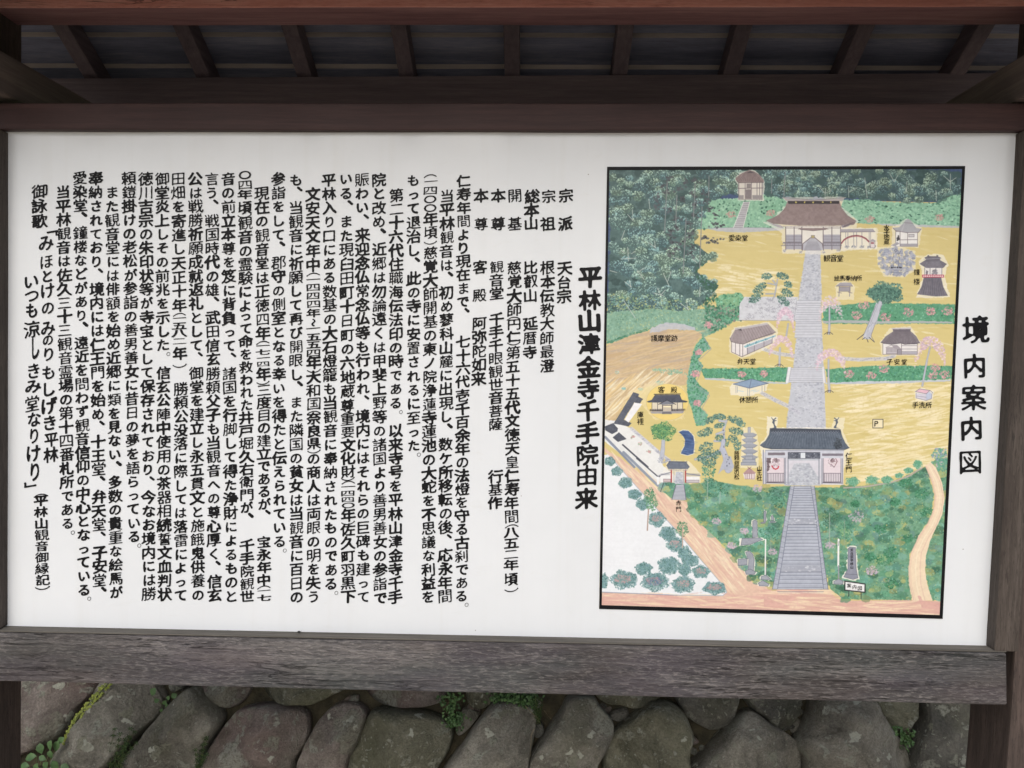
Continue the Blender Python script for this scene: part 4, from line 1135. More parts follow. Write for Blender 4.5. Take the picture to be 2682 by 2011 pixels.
crown(2, 1200, 1400, 150, 80, [(70, 110, 98), (94, 138, 124), (54, 92, 84)], 90, (1.4, 3.2))
# garden pines
def pine(k, pads, limbs, w=3.4, col=(176, 182, 194), pc=((92, 132, 124), (68, 108, 102), (118, 156, 144), (52, 90, 86))):
    for q in limbs: line(k, q, w, (134, 138, 150)); line(k, q, w - 1.2, col)
    for x, y, rx, ry, a in pads:
        s = ZO[k][2]
        for _ in range(int(rx * 1.7)):
            th = qr.uniform(0, 6.28); r = math.sqrt(qr.random()); u, v = math.cos(th) * r * rx, math.sin(th) * r * ry
            p = T(Z(k, [(x + u * math.cos(a) - v * math.sin(a), y + u * math.sin(a) + v * math.cos(a))]))[0]
            z = qr.uniform(1.3, 2.5) * KS
            dab(p[0], p[1], z, z * .65, qr.uniform(0, 3), np.array(pc[qr.integers(4)]) + qr.normal(0, 6), .85, .2)
pine(1, [(1765, 1200, 55, 34, 0), (1930, 1195, 66, 34, .3), (1990, 1285, 46, 32, .4), (1695, 1320, 84, 38, -.6), (1655, 1420, 84, 44, -.5), (1980, 1370, 66, 38, .5), (1940, 1450, 76, 40, .7)],
     [[(1830, 1240), (1870, 1290), (1850, 1400), (1820, 1450)], [(1870, 1290), (1780, 1270)], [(1855, 1380), (1760, 1380)], [(1870, 1290), (1880, 1230)]], 3.6)
# --- building helper pieces
def tiles(k, tl, tr, br, bl, n, col, a=.8):
    for i in range(1, n):
        t = i / n; line(k, [(tl[0] + (tr[0] - tl[0]) * t, tl[1] + (tr[1] - tl[1]) * t), (bl[0] + (br[0] - bl[0]) * t, bl[1] + (br[1] - bl[1]) * t)], .9, col, a)
def halo(k, pts, a=.75): poly(k, pts, (232, 230, 222), a, rough=5, var=2)
def rect(k, x0, y0, x1, y1, col, edge=None, w=1.0):
    poly(k, [(x0, y0), (x1, y0), (x1, y1), (x0, y1)], col, var=3)
    if edge: line(k, [(x0, y0), (x1, y0), (x1, y1), (x0, y1), (x0, y0)], w, edge)
BRN, BRND = (140, 124, 124), (104, 92, 96)
# hall on the hill with its stair
stairs(1, (1530, 430), (1590, 430), (1520, 695), (1430, 695), 14, (176, 176, 182), (124, 122, 132))
line(1, [(1530, 430), (1425, 695)], 1.6, (226, 228, 226)); line(1, [(1592, 430), (1524, 695)], 1.6, (226, 228, 226))
halo(1, [(1435, 190), (1500, 130), (1590, 88), (1650, 110), (1740, 200), (1750, 250), (1735, 415), (1470, 415), (1465, 250)])
rect(1, 1478, 228, 1722, 405, (218, 214, 206), UMB)
for x in (1480, 1545, 1610, 1668, 1695, 1720): line(1, [(x, 230), (x, 405)], 1.6, UMB)
line(1, [(1465, 290), (1730, 286)], 1.8, UMB); rect(1, 1550, 300, 1612, 400, (132, 124, 128)); rect(1, 1482, 360, 1530, 400, (150, 146, 148)); rect(1, 1620, 360, 1720, 400, (150, 146, 148)); rect(1, 1560, 240, 1605, 285, (140, 132, 134))
poly(1, [(1445, 185), (1500, 140), (1585, 100), (1640, 115), (1700, 155), (1738, 205), (1735, 228), (1480, 232), (1450, 205)], BRN, var=8)
tiles(1, (1540, 120), (1640, 120), (1735, 220), (1460, 215), 13, BRND); poly(1, [(1565, 128), (1600, 112), (1640, 130)], (76, 70, 76)); line(1, [(1460, 215), (1480, 232), (1735, 228)], 1.6, BRND)
# main hall
halo(2, [(100, 380), (170, 440), (0, 620), (-90, 640), (60, 720), (110, 760), (110, 960), (560, 980), (740, 940), (1100, 920), (1100, 700), (880, 700), (900, 630), (720, 470), (770, 380)], .6)
rect(2, 145, 680, 715, 920, (226, 224, 218))
for x0, x1 in ((150, 315), (535, 715)):
    rect(2, x0, 768, x1, 920, (166, 166, 178)); 
    for y in (790, 815, 840): line(2, [(x0, y), (x1, y)], .9, (128, 128, 142))
    line(2, [(x0, 700), (x1, 700)], 1.2, UMB)
for x in (148, 235, 315, 535, 625, 715): line(2, [(x, 690), (x, 925)], 2.2, UMB)
for x0, x1 in ((120, 320), (530, 725)):
    rect(2, x0, 845, x1, 858, (120, 116, 126)); line(2, [(x0 - 20, 882), (x1, 882)], 1.4, (110, 106, 118))
    for x in np.arange(x0, x1, 16): line(2, [(x, 858), (x, 882)], .9, (112, 108, 120))
poly(2, [(405, 795), (450, 795), (525, 860), (540, 930), (320, 930), (325, 860)], (178, 180, 190), var=5)
for i in range(8): y = 845 + i * 12; line(2, [(372 - i * 5, y), (478 + i * 5, y)], 1, (118, 116, 130))
line(2, [(405, 800), (325, 862), (320, 930)], 2, UMB); line(2, [(450, 800), (525, 862), (540, 930)], 2, UMB); rect(2, 412, 776, 446, 804, (170, 160, 110), UMB)
poly(2, [(295, 700), (560, 700), (600, 712), (430, 728), (270, 712)], BRN); line(2, [(300, 716), (430, 728), (560, 716)], 1.2, BRND)
poly(2, [(165, 425), (705, 425), (725, 490), (790, 570), (880, 628), (850, 668), (600, 676), (300, 676), (20, 656), (-60, 625), (0, 600), (80, 560), (140, 490)], BRN, var=9, rough=.8)
poly(2, [(-60, 632), (20, 658), (100, 672), (130, 705), (60, 690)], (170, 166, 174)); poly(2, [(850, 640), (720, 676), (730, 705), (800, 680)], (150, 146, 156))
for i in range(9): line(2, [(760 + i * 13, 668 - i * 4), (730 + i * 9, 700 - i * 4)], .9, BRND)
for x in np.arange(110, 720, 14): line(2, [(x, 678), (x + 2, 690)], 1.1, (128, 116, 120))
poly(2, [(120, 382), (170, 398), (440, 410), (700, 398), (760, 385), (720, 420), (430, 426), (150, 418)], (176, 168, 170)); poly(2, [(168, 420), (704, 420), (698, 450), (176, 450)], (52, 46, 50))
for x in (255, 345, 432, 530, 616): crown(2, x, 434, 8, 8, [(190, 180, 96)], 6, (1.0, 1.6))
line(2, [(120, 382), (440, 412), (760, 385)], 1, (120, 110, 114))
for x, y in ((140, 935), (300, 950), (540, 950), (695, 930)): crown(2, x, y, 20, 12, [(190, 190, 196), (150, 150, 158)], 8, (1.2, 2))
# gallery with the red arched bridge
halo(2, [(725, 700), (1080, 700), (1095, 915), (725, 930)], .65)
poly(2, [(715, 712), (1050, 708), (1070, 738), (715, 742)], (164, 162, 170)); line(2, [(715, 742), (1072, 738)], 1.4, UMB)
for x in (768, 790, 850, 880, 935, 1010, 1025): line(2, [(x, 742), (x + 2, 890)], 1.5, (146, 142, 152))
for x in (785, 850, 935, 1010, 1060): crown(2, x, 895, 26, 14, [(170, 172, 178), (130, 134, 142)], 10, (1.2, 2.2))
arch = [(724, 855), (750, 820), (790, 795), (830, 782), (880, 776), (930, 784), (975, 806), (1010, 840)]
line(2, arch, 2.6, (130, 60, 72)); line(2, [(x, y + 10) for x, y in arch], 1.2, (150, 80, 88))
rect(2, 1025, 838, 1070, 905, (214, 208, 210), UMB); rect(2, 1030, 846, 1060, 864, (150, 90, 96)); poly(2, [(1012, 838), (1045, 812), (1086, 836)], (160, 158, 166))
# small square shrine
halo(2, [(1250, 690), (1400, 600), (1560, 700), (1520, 900), (1240, 900)], .6)
rect(2, 1285, 735, 1510, 890, (228, 228, 228), UMB, 1.2); rect(2, 1330, 862, 1508, 888, (160, 160, 168)); line(2, [(1330, 822), (1508, 820)], 1.4, UMB); line(2, [(1408, 745), (1408, 862)], 1.4, UMB); line(2, [(1330, 742), (1330, 888)], 1.4, UMB)
rect(2, 1420, 765, 1475, 792, (196, 196, 202), UMB); crown(2, 1310, 805, 14, 30, [(58, 56, 62)], 16, (1.2, 2.2)); poly(2, [(1235, 880), (1300, 845), (1325, 860), (1270, 892)], (160, 160, 168))
poly(2, [(1255, 698), (1320, 692), (1372, 645), (1380, 625), (1412, 602), (1445, 625), (1460, 655), (1500, 700), (1550, 708), (1520, 745), (1400, 748), (1340, 735), (1285, 728)], (166, 168, 176), var=4); line(2, [(1255, 698), (1285, 728), (1400, 748), (1520, 745), (1550, 708)], 1.4, UMB)
line(2, [(1380, 640), (1345, 735)], 1.2, (190, 190, 196)); line(2, [(1372, 645), (1462, 650)], 1.2, UMB)
# rock cluster with statue
halo(2, [(1100, 900), (1300, 880), (1490, 940), (1490, 1130), (1380, 1210), (1160, 1200), (1100, 1080)], .5)
scatter(2, [(1115, 930), (1300, 900), (1480, 960), (1480, 1100), (1380, 1190), (1200, 1200), (1110, 1090)], 240, (3, 6.5), [(160, 166, 182), (146, 152, 170), (174, 178, 192)], asp=(.5, .8), alpha=(.7, 1))
for _ in range(50):
    p = inside(2, [(1115, 930), (1300, 900), (1480, 960), (1480, 1100), (1380, 1190), (1200, 1200), (1110, 1090)], 1)[0]; dab(p[0], p[1] , 4, 1.0, qr.uniform(-.5, .5), (116, 122, 142), .6)
for q in ([(1265, 960), (1255, 1010), (1262, 1100)], [(1310, 960), (1325, 1010), (1310, 1095)], [(1270, 930), (1285, 915), (1300, 930), (1285, 950), (1270, 930)], [(1335, 940), (1320, 970), (1290, 965)]): line(2, q, 1.2, (96, 100, 116), .9)
for x in (1250, 1275, 1305, 1335): crown(2, x, 1108, 12, 6, [(50, 52, 60)], 5, (1, 1.8))
for y in (1135, 1160): line(2, [(1235, y), (1350, y)], 1.2, (116, 122, 142))
# bell tower
halo(2, [(1525, 1050), (1600, 970), (1770, 975), (1830, 1080), (1790, 1200), (1850, 1420), (1500, 1420), (1560, 1200)], .7)
rect(2, 1582, 1110, 1765, 1190, (220, 218, 218)); 
for x in (1585, 1640, 1700, 1762): line(2, [(x, 1110), (x, 1190)], 1.8, (130, 128, 138))
crown(2, 1690, 1160, 28, 30, [(112, 110, 120), (134, 132, 142)], 26, (1.4, 2.4)); crown(2, 1608, 1165, 10, 22, [(96, 94, 104)], 10, (1.2, 2))
poly(2, [(1530, 1070), (1600, 1025), (1580, 1005), (1620, 990), (1720, 992), (1752, 1005), (1740, 1030), (1815, 1072), (1775, 1112), (1600, 1112)], (106, 104, 116), var=10); line(2, [(1575, 1022), (1755, 1012)], 1.4, (160, 160, 170))
for x in (1620, 1715): crown(2, x, 990, 9, 8, [(98, 96, 108)], 6, (1, 2))
tiles(2, (1600, 1050), (1740, 1045), (1790, 1108), (1570, 1105), 14, (170, 168, 178), .5)
poly(2, [(1575, 1210), (1755, 1210), (1778, 1310), (1825, 1400), (1700, 1408), (1505, 1385), (1550, 1310)], (110, 108, 120), var=10); tiles(2, (1580, 1212), (1752, 1212), (1810, 1400), (1520, 1385), 12, (72, 70, 82))
rect(2, 1562, 1186, 1780, 1208, (222, 206, 208), (176, 60, 84), 1.8)
for x in np.arange(1580, 1775, 22): line(2, [(x, 1186), (x, 1208)], 1.2, (176, 60, 84))
# votive tablet rack
halo(2, [(660, 1290), (760, 1250), (860, 1290), (850, 1440), (670, 1440)], .5)
poly(2, [(668, 1298), (712, 1264), (822, 1264), (840, 1298)], (160, 158, 166)); line(2, [(668, 1300), (840, 1300)], 1.6, UMB)
rect(2, 700, 1310, 815, 1355, (152, 150, 158), UMB)
for x in (702, 812): line(2, [(x, 1300), (x - 4, 1405)], 2.2, (140, 138, 148)); line(2, [(x - 18, 1362), (x + 22, 1372)], 1.4, UMB)
# thatched hall with verandah (left terrace)
halo(3, [(1380, 330), (1430, 220), (1790, 170), (1890, 260), (1870, 340), (1800, 430), (1510, 550), (1380, 480)], .6)
poly(3, [(1405, 370), (1530, 400), (1860, 300), (1830, 380), (1520, 530), (1405, 480)], (224, 220, 220)); poly(3, [(1560, 440), (1825, 345), (1825, 385), (1565, 505)], (176, 174, 184))
for x, y0, y1 in ((1405, 375, 480), (1445, 385, 495), (1490, 395, 515), (1520, 400, 530), (1570, 440, 505), (1640, 415, 475), (1740, 370, 430), (1825, 330, 385)): line(3, [(x, y0), (x, y1)], 1.5, UMB)
line(3, [(1405, 480), (1510, 530), (1825, 388)], 1.5, UMB)
poly(3, [(1398, 370), (1388, 340), (1440, 250), (1500, 232), (1780, 188), (1860, 272), (1830, 300), (1620, 360), (1530, 400), (1460, 388)], (158, 148, 152), var=9); tiles(3, (1470, 240), (1780, 190), (1850, 290), (1540, 395), 12, (116, 106, 112)); tiles(3, (1440, 250), (1500, 240), (1530, 395), (1400, 372), 8, (116, 106, 112))
line(3, [(1388, 335), (1400, 372), (1460, 390), (1530, 398), (1620, 358), (1862, 275)], 1.5, BRND); poly(3, [(1435, 232), (1500, 228), (1775, 178), (1780, 198), (1520, 244), (1450, 250)], (186, 182, 188)); poly(3, [(1465, 250), (1505, 240), (1510, 262)], (60, 56, 62))
poly(3, [(1530, 420), (1860, 305), (1862, 318), (1545, 438)], (140, 186, 196)); scatter(3, [(1560, 405), (1850, 308), (1858, 318), (1560, 430)], 26, (1.2, 2.6), [(108, 164, 178), (90, 140, 156)])
# thatched hall (right terrace)
halo(4, [(1120, 380), (1230, 230), (1440, 215), (1550, 380), (1520, 520), (1140, 510)], .55)
rect(4, 1152, 385, 1508, 505, (224, 222, 222), UMB, 1.3); line(4, [(1345, 385), (1345, 505)], 1.5, UMB)
for y in (415, 450, 475): line(4, [(1345, y), (1508, y)], 1.5, (140, 136, 146))
rect(4, 1350, 480, 1505, 503, (170, 168, 180)); rect(4, 1188, 435, 1300, 498, (190, 186, 194), UMB)
for x in range(1200, 1300, 14): line(4, [(x, 440), (x, 480)], .9, UMB)
poly(4, [(1165, 440), (1235, 408), (1300, 410), (1350, 455), (1300, 460), (1240, 415)], (160, 154, 162)); rect(4, 1302, 455, 1345, 508, (150, 146, 156), UMB)
poly(4, [(1132, 380), (1180, 320), (1258, 268), (1440, 265), (1500, 320), (1535, 385), (1500, 400), (1380, 402), (1340, 388), (1240, 402), (1160, 396)], (122, 116, 124), var=9); tiles(4, (1260, 270), (1435, 268), (1520, 392), (1145, 390), 20, (88, 82, 92))
poly(4, [(1250, 235), (1440, 232), (1438, 268), (1260, 270)], (104, 98, 108)); poly(4, [(1238, 232), (1450, 228), (1442, 244), (1252, 246)], (190, 186, 192)); line(4, [(1132, 382), (1240, 402), (1340, 388), (1380, 402), (1535, 386)], 1.5, (78, 72, 82))
# open rest shelter
halo(3, [(1390, 850), (1420, 800), (1780, 800), (1760, 880), (1600, 940), (1400, 930)], .7)
poly(3, [(1422, 812), (1610, 758), (1785, 804), (1590, 855)], (128, 152, 180), var=7); tiles(3, (1422, 812), (1610, 758), (1785, 804), (1590, 855), 9, (166, 184, 204), .5)
line(3, [(1422, 812), (1610, 758), (1785, 804), (1590, 855), (1422, 812)], 1.5, (86, 98, 122)); line(3, [(1610, 758), (1590, 855)], 1.3, (86, 98, 122))
for x, y0, y1 in ((1450, 830, 905), (1465, 835, 900), (1590, 855, 940), (1572, 850, 935), (1720, 830, 890), (1748, 825, 885)): line(3, [(x, y0), (x, y1)], 1.0, (120, 128, 146))
for q in ([(1470, 880), (1530, 890)], [(1600, 885), (1660, 872)], [(1630, 895), (1690, 880)]): line(3, q, 1.6, (180, 204, 220))
# wash house
halo(4, [(1480, 880), (1550, 850), (1680, 890), (1660, 970), (1570, 990), (1490, 960)], .7)
poly(4, [(1495, 905), (1600, 915), (1600, 980), (1495, 955)], (206, 204, 216)); poly(4, [(1600, 915), (1635, 890), (1662, 915), (1655, 962), (1600, 982)], (184, 194, 216))
poly(4, [(1488, 890), (1532, 862), (1640, 878), (1600, 912)], (222, 184, 198)); line(4, [(1488, 890), (1532, 862), (1640, 878), (1600, 912), (1488, 890)], 1.4, (120, 116, 136)); line(4, [(1640, 878), (1670, 905)], 1.4, (120, 116, 136))
line(4, [(1495, 905), (1495, 955), (1600, 982), (1655, 962), (1660, 912)], 1.2, (130, 128, 148)); line(4, [(1495, 935), (1600, 948)], 1.0, (130, 128, 148))
# guest hall in its yellow disc
el = [(742 + 218 * math.cos(t), 998 + 188 * math.sin(t)) for t in np.linspace(0, 2 * math.pi, 48, endpoint=False)]
poly(3, el, (226, 204, 126), var=1.5); line(3, el + el[:1], .9, (190, 176, 140), .8)
rect(3, 582, 1000, 900, 1090, (214, 206, 186), INK, 1.0)
for x in (640, 690, 790, 845): line(3, [(x, 1005), (x, 1090)], 1.2, INK)
poly(3, [(530, 992), (580, 975), (612, 925), (870, 922), (890, 975), (952, 990), (935, 1002), (540, 1002)], (64, 70, 86), var=6); tiles(3, (615, 932), (865, 930), (930, 998), (550, 998), 22, (110, 118, 136), .6)
line(3, [(605, 918), (875, 914)], 2.2, (44, 46, 56)); line(3, [(560, 1085), (925, 1080)], 2.0, (60, 58, 66)); line(3, [(560, 1075), (925, 1070)], 1.0, (60, 58, 66))
for x in range(565, 925, 18): line(3, [(x, 1070), (x, 1090)], .9, INK)
poly(3, [(650, 1020), (700, 1000), (738, 975), (775, 1000), (828, 1022), (790, 1020), (690, 1024)], (120, 124, 136)); line(3, [(650, 1022), (738, 978), (828, 1022)], 1.6, INK)
rect(3, 692, 1030, 785, 1115, (196, 186, 170), INK, 1.4); rect(3, 700, 1040, 778, 1052, (236, 228, 190)); poly(3, [(560, 1095), (920, 1090), (900, 1115), (580, 1118)], (158, 156, 160)); poly(3, [(690, 1098), (780, 1098), (788, 1122), (684, 1122)], (110, 110, 118))
# kitchen wing, long dark roofs
poly(3, [(390, 895), (450, 915), (440, 940), (490, 965), (450, 1025), (400, 1000), (290, 1180), (370, 1215), (340, 1250), (185, 1220)], (78, 84, 98), var=12, rough=1); tiles(3, (360, 930), (440, 960), (310, 1200), (190, 1215), 7, (130, 136, 150), .5)
poly(3, [(450, 1010), (480, 1020), (340, 1210), (300, 1180), (400, 1005)], (230, 232, 236)); poly(3, [(95, 1250), (180, 1215), (230, 1270), (225, 1300), (170, 1330), (100, 1290)], (74, 80, 94), var=12); poly(3, [(175, 1365), (240, 1310), (320, 1380), (230, 1410)], (74, 80, 94), var=12)
line(3, [(280, 1440), (540, 1670)], 4.2, (70, 74, 88)); line(3, [(100, 1360), (400, 1670)], 6.5, (130, 140, 158))
line(5, [(350, -60), (690, 270)], 7, (140, 150, 166)); line(5, [(480, 0), (695, 185), (750, 145), (820, 150)], 3.4, (74, 78, 92)); line(5, [(690, 190), (690, 250)], 6, (226, 230, 234)); line(5, [(750, 235), (715, 330)], 1.5, INK)
for x, y in ((380, 1360), (460, 1430), (550, 1510)): crown(3, x, y, 24, 18, [(204, 150, 156), (150, 176, 150)], 14, (1.2, 2.2))
# garden tree and pond
trunk(3, [(700, 1380), (695, 1480), (680, 1590)], 9, 13, (176, 182, 196), roots=False)
crown(3, 700, 1300, 135, 100, [(74, 128, 84), (104, 156, 104), (150, 178, 110), (56, 108, 80)], 330, (1.1, 2.6), base=(92, 148, 104))
scatter(3, [(640, 1590), (700, 1560), (840, 1600), (860, 1650), (640, 1620)], 60, (1.4, 3), [(176, 180, 196), (150, 156, 176)])
pond = [(860, 1310), (900, 1290), (960, 1295), (1010, 1350), (1022, 1430), (1010, 1530), (950, 1548), (880, 1530), (920, 1450), (925, 1390), (900, 1345)]
poly(3, [(x + (x - 950) * .12, y + (y - 1420) * .06) for x, y in pond], (224, 226, 224), .8, rough=3); poly(3, pond, (64, 90, 136), var=10, streak=16)
streaks(3, pond, 40, (4, 12), (.5, 1.2), [(110, 136, 176), (36, 58, 104)], .05)
# great pine
pine(3, [(1190, 1180, 66, 34, -.5), (1280, 1150, 70, 30, .1), (1440, 1180, 84, 38, .25), (1500, 1220, 50, 34, .3), (1130, 1310, 84, 44, -.3), (1460, 1300, 84, 36, .25), (1280, 1370, 46, 34, 0), (1420, 1380, 56, 40, .3), (1345, 1420, 30, 40, 0), (1460, 1450, 46, 50, .5), (1140, 1470, 80, 56, -.5), (1230, 1540, 66, 50, -.3), (1120, 1560, 80, 40, -.5), (1170, 1620, 80, 40, 0), (1280, 1240, 60, 24, -.2)],
     [[(1350, 1190), (1320, 1290), (1330, 1400), (1310, 1480), (1350, 1580), (1370, 1700)], [(1350, 1200), (1280, 1190)], [(1330, 1300), (1250, 1330)], [(1320, 1400), (1230, 1400)], [(1320, 1480), (1180, 1560), (1030, 1590)]], 6.5)
trunk(3, [(1320, 1400), (1310, 1480), (1350, 1580), (1370, 1700)], 10, 20, (176, 182, 200), roots=False)
poly(5, [(1350, -20), (1410, -20), (1440, 80), (1420, 130), (1330, 110), (1280, 160), (1300, 110)], (172, 178, 194), rough=1)
for x, y in ((1320, 1290), (1325, 1330), (1345, 1540), (1380, 1570), (1355, 1620), (1325, 1460)): crown(3, x, y, 5, 10, [(60, 64, 78)], 3, (.8, 1.2))
for x, y in ((1380, 15), (1395, 50), (1370, 75)): crown(5, x, y, 5, 10, [(60, 64, 78)], 3, (.8, 1.2))
# stone pagoda
halo(3, [(1530, 1260), (1630, 1260), (1680, 1350), (1680, 1680), (1490, 1680), (1510, 1350)], .5)
rect(3, 1555, 1330, 1625, 1640, (172, 178, 188), (120, 126, 140))
rect(3, 1575, 1258, 1600, 1330, (170, 176, 186), (120, 126, 140))
for i, y in enumerate((1330, 1385, 1440, 1500, 1560)):
    w = 74 + i * 3; poly(3, [(1590 - w, y), (1550, y - 14), (1630, y - 14), (1592 + w, y + 4), (1640, y + 28), (1545, y + 28)], (150, 156, 168), var=4); line(3, [(1590 - w, y), (1545, y + 28), (1640, y + 28), (1592 + w, y + 4)], 1.1, (108, 114, 128))
rect(5, 1525, 10, 1650, 40, (158, 164, 176), (110, 116, 130)); rect(5, 1510, 40, 1660, 68, (158, 164, 176), (110, 116, 130)); rect(5, 1550, -20, 1625, 12, (158, 164, 176), (110, 116, 130))
# small shrine
poly(5, [(1530, 150), (1590, 95), (1655, 150), (1645, 210), (1545, 205)], (226, 220, 218)); poly(5, [(1530, 148), (1590, 92), (1655, 142), (1640, 156), (1545, 160)], (170, 140, 144)); rect(5, 1550, 150, 1640, 204, (214, 204, 206), (130, 96, 104))
for x in (1570, 1592, 1615): line(5, [(x, 155), (x, 200)], 1.2, (130, 90, 100))
line(5, [(1575, 85), (1610, 108)], 1.4, (130, 90, 96)); line(5, [(1610, 85), (1578, 108)], 1.4, (130, 90, 96))
# red gate, wall wings and steps
halo(5, [(740, 130), (790, 30), (1000, 30), (1110, 150), (1110, 240), (740, 240)], .6)
rect(5, 715, 140, 820, 232, (228, 230, 232)); rect(5, 960, 180, 1100, 240, (228, 230, 232))
line(5, [(700, 170), (810, 140)], 3.2, (150, 154, 166)); line(5, [(965, 150), (1105, 170)], 3.2, (150, 154, 166)); rect(5, 745, 205, 815, 232, (196, 180, 184), (120, 100, 106)); rect(5, 968, 215, 1095, 240, (210, 206, 210), (120, 110, 120))
for x in range(720, 810, 10): line(5, [(x, 150), (x + 3, 165)], .9, (90, 92, 104))
for x in range(975, 1100, 11): line(5, [(x, 150), (x + 2, 175)], .9, (90, 92, 104)); line(5, [(x, 218), (x, 238)], .8, (130, 120, 130))
cobble(5, [(865, 130), (935, 130), (945, 255), (855, 255)], 50)
for x in (822, 962): line(5, [(x, 115), (x, 235)], 3.6, (166, 72, 74))
for x in (848, 945): line(5, [(x, 130), (x, 235)], 1.6, (146, 142, 152))
poly(5, [(775, 70), (805, 35), (970, 40), (1005, 85), (985, 105), (790, 105)], (92, 102, 120), var=10); tiles(5, (808, 42), (968, 45), (1000, 98), (780, 98), 17, (140, 148, 164), .7); line(5, [(800, 32), (975, 36)], 2.4, (70, 78, 94)); line(5, [(775, 72), (800, 36)], 1.4, (70, 78, 94))
for x in range(800, 985, 16): crown(5, x, 116, 6, 5, [(160, 156, 166)], 3, (.9, 1.4))
stairs(5, (865, 262), (950, 262), (970, 410), (825, 405), 11, (174, 180, 192), (104, 110, 128))
line(5, [(868, 262), (828, 405)], 1.8, (90, 96, 112)); line(5, [(948, 262), (968, 410)], 1.8, (90, 96, 112))
# --- great gate
halo(3, [(1690, 1445), (1770, 1340), (1770, 1150), (1890, 1150), (1870, 1260), (2212, 1260), (2212, 1700), (1740, 1700)], .7)
halo(4, [(0, 1260), (620, 1260), (650, 1160), (760, 1160), (740, 1290), (820, 1480), (760, 1680), (0, 1680)], .55)
poly(6, [(-15, -60), (790, -60), (785, 262), (-10, 252)], (206, 206, 216), var=4)
cobble(6, [(300, 50), (450, 50), (540, 190), (560, 270), (200, 268), (235, 190)], 220, (184, 190, 200))
rect(6, 230, -70, 550, 20, (206, 212, 220)); line(6, [(250, 15), (540, 15)], 1.0, (110, 120, 140))
for x in (-4, 20, 212, 240, 545, 575, 775): line(6, [(x, -80), (x, 250)], 3.4, (160, 164, 178)); line(6, [(x, -80), (x, 250)], .8, (104, 108, 126))
for x0, x1, red in ((28, 205, 1), (585, 765, 0)):
    rect(6, x0 + 4, -20, x1 - 4, 235, (216, 206, 214), (104, 98, 110), 1.2)
    m = (x0 + x1) / 2
    if x0 == -240: continue
    if red: scatter(6, [(x0 + 8, -10), (x0 + 40, -10), (x0 + 30, 90), (x0 + 6, 130)], 20, (2, 4), [(98, 84, 92)])
    crown(6, m, 40, 44, 46, [(168, 150, 160), (120, 100, 112), (196, 178, 186), (226, 222, 226)], 60, (1.0, 2.4)); crown(6, m + 4, 20, 20, 22, [(92, 76, 84), (150, 128, 136)], 20, (1, 2))
    if red:
        line(6, [(m - 36, 75), (m - 20, 100), (m, 108), (m + 22, 98), (m + 30, 80)], 3.0, (188, 44, 60)); line(6, [(m - 34, 0), (m - 42, 30), (m - 30, 60)], 2, (236, 234, 238))
    else: line(6, [(m + 30, -5), (m + 50, 30), (m + 30, 70)], 2.2, (150, 120, 130))
    rect(6, x0 + 8, 148, x1 - 8, 232, (214, 208, 216), (104, 98, 110), 1.4)
    for x in np.arange(x0 + 18, x1 - 8, 17): line(6, [(x, 150), (x, 232)], 1.3, (112, 104, 116))
    line(6, [(x0, 240), (x1, 244)], 2.2, (84, 80, 92))
poly(4, [(-60, 1490), (750, 1490), (745, 1580), (-60, 1575)], (196, 200, 212)); rect(4, 170, 1515, 505, 1585, (92, 98, 112)); rect(4, -36, 1520, 140, 1548, (120, 114, 124)); rect(4, 525, 1530, 740, 1555, (120, 116, 128)); rect(4, 300, 1520, 352, 1580, (214, 222, 230), (90, 96, 110)); line(4, [(-60, 1498), (750, 1500)], 1.6, (130, 136, 152))
scatter(4, [(175, 1520), (500, 1520), (500, 1585), (175, 1580)], 60, (1, 2.4), [(60, 66, 80), (140, 146, 160)])
rect(4, 300, 1520, 352, 1580, (214, 222, 230), (90, 96, 110))
ROOF = [(-15, 1270), (300, 1270), (715, 1285), (730, 1340), (765, 1420), (805, 1470), (760, 1488), (300, 1486), (0, 1482), (-90, 1462), (-117, 1442), (-60, 1395), (-25, 1335)]
poly(4, ROOF, (84, 96, 112), var=12, rough=.6); tiles(4, (-5, 1320), (715, 1320), (775, 1470), (-85, 1445), 30, (140, 150, 166), .55)
poly(4, [(-12, 1268), (715, 1280), (720, 1312), (-18, 1310)], (62, 70, 84), var=6)
for i in range(27):
    x = -8 + i * 26; line(4, [(x, 1298), (x + 13, 1318), (x + 26, 1298)], .9, (150, 158, 172), .8)
line(4, [(-117, 1442), (-80, 1466), (0, 1482), (760, 1488), (805, 1470)], 1.8, (60, 68, 82))
crown(4, 690, 1430, 44, 58, [(54, 62, 72), (70, 80, 90)], 60, (1.6, 3))
for ox, f in ((8, 1), (690, -1)):        # ridge-end fish finials
    pts = [(0, 0), (40, -10), (34, -40), (20, -60), (30, -90), (60, -110), (64, -100), (40, -84), (70, -80), (44, -70), (46, -40), (62, -20), (66, -4)]
    poly(4, [(ox + f * (x - 20), 1272 + y * 1.05) for x, y in pts], (84, 94, 108)); line(4, [(ox + f * 10, 1185), (ox - f * 6, 1160)], 2, (84, 94, 108))
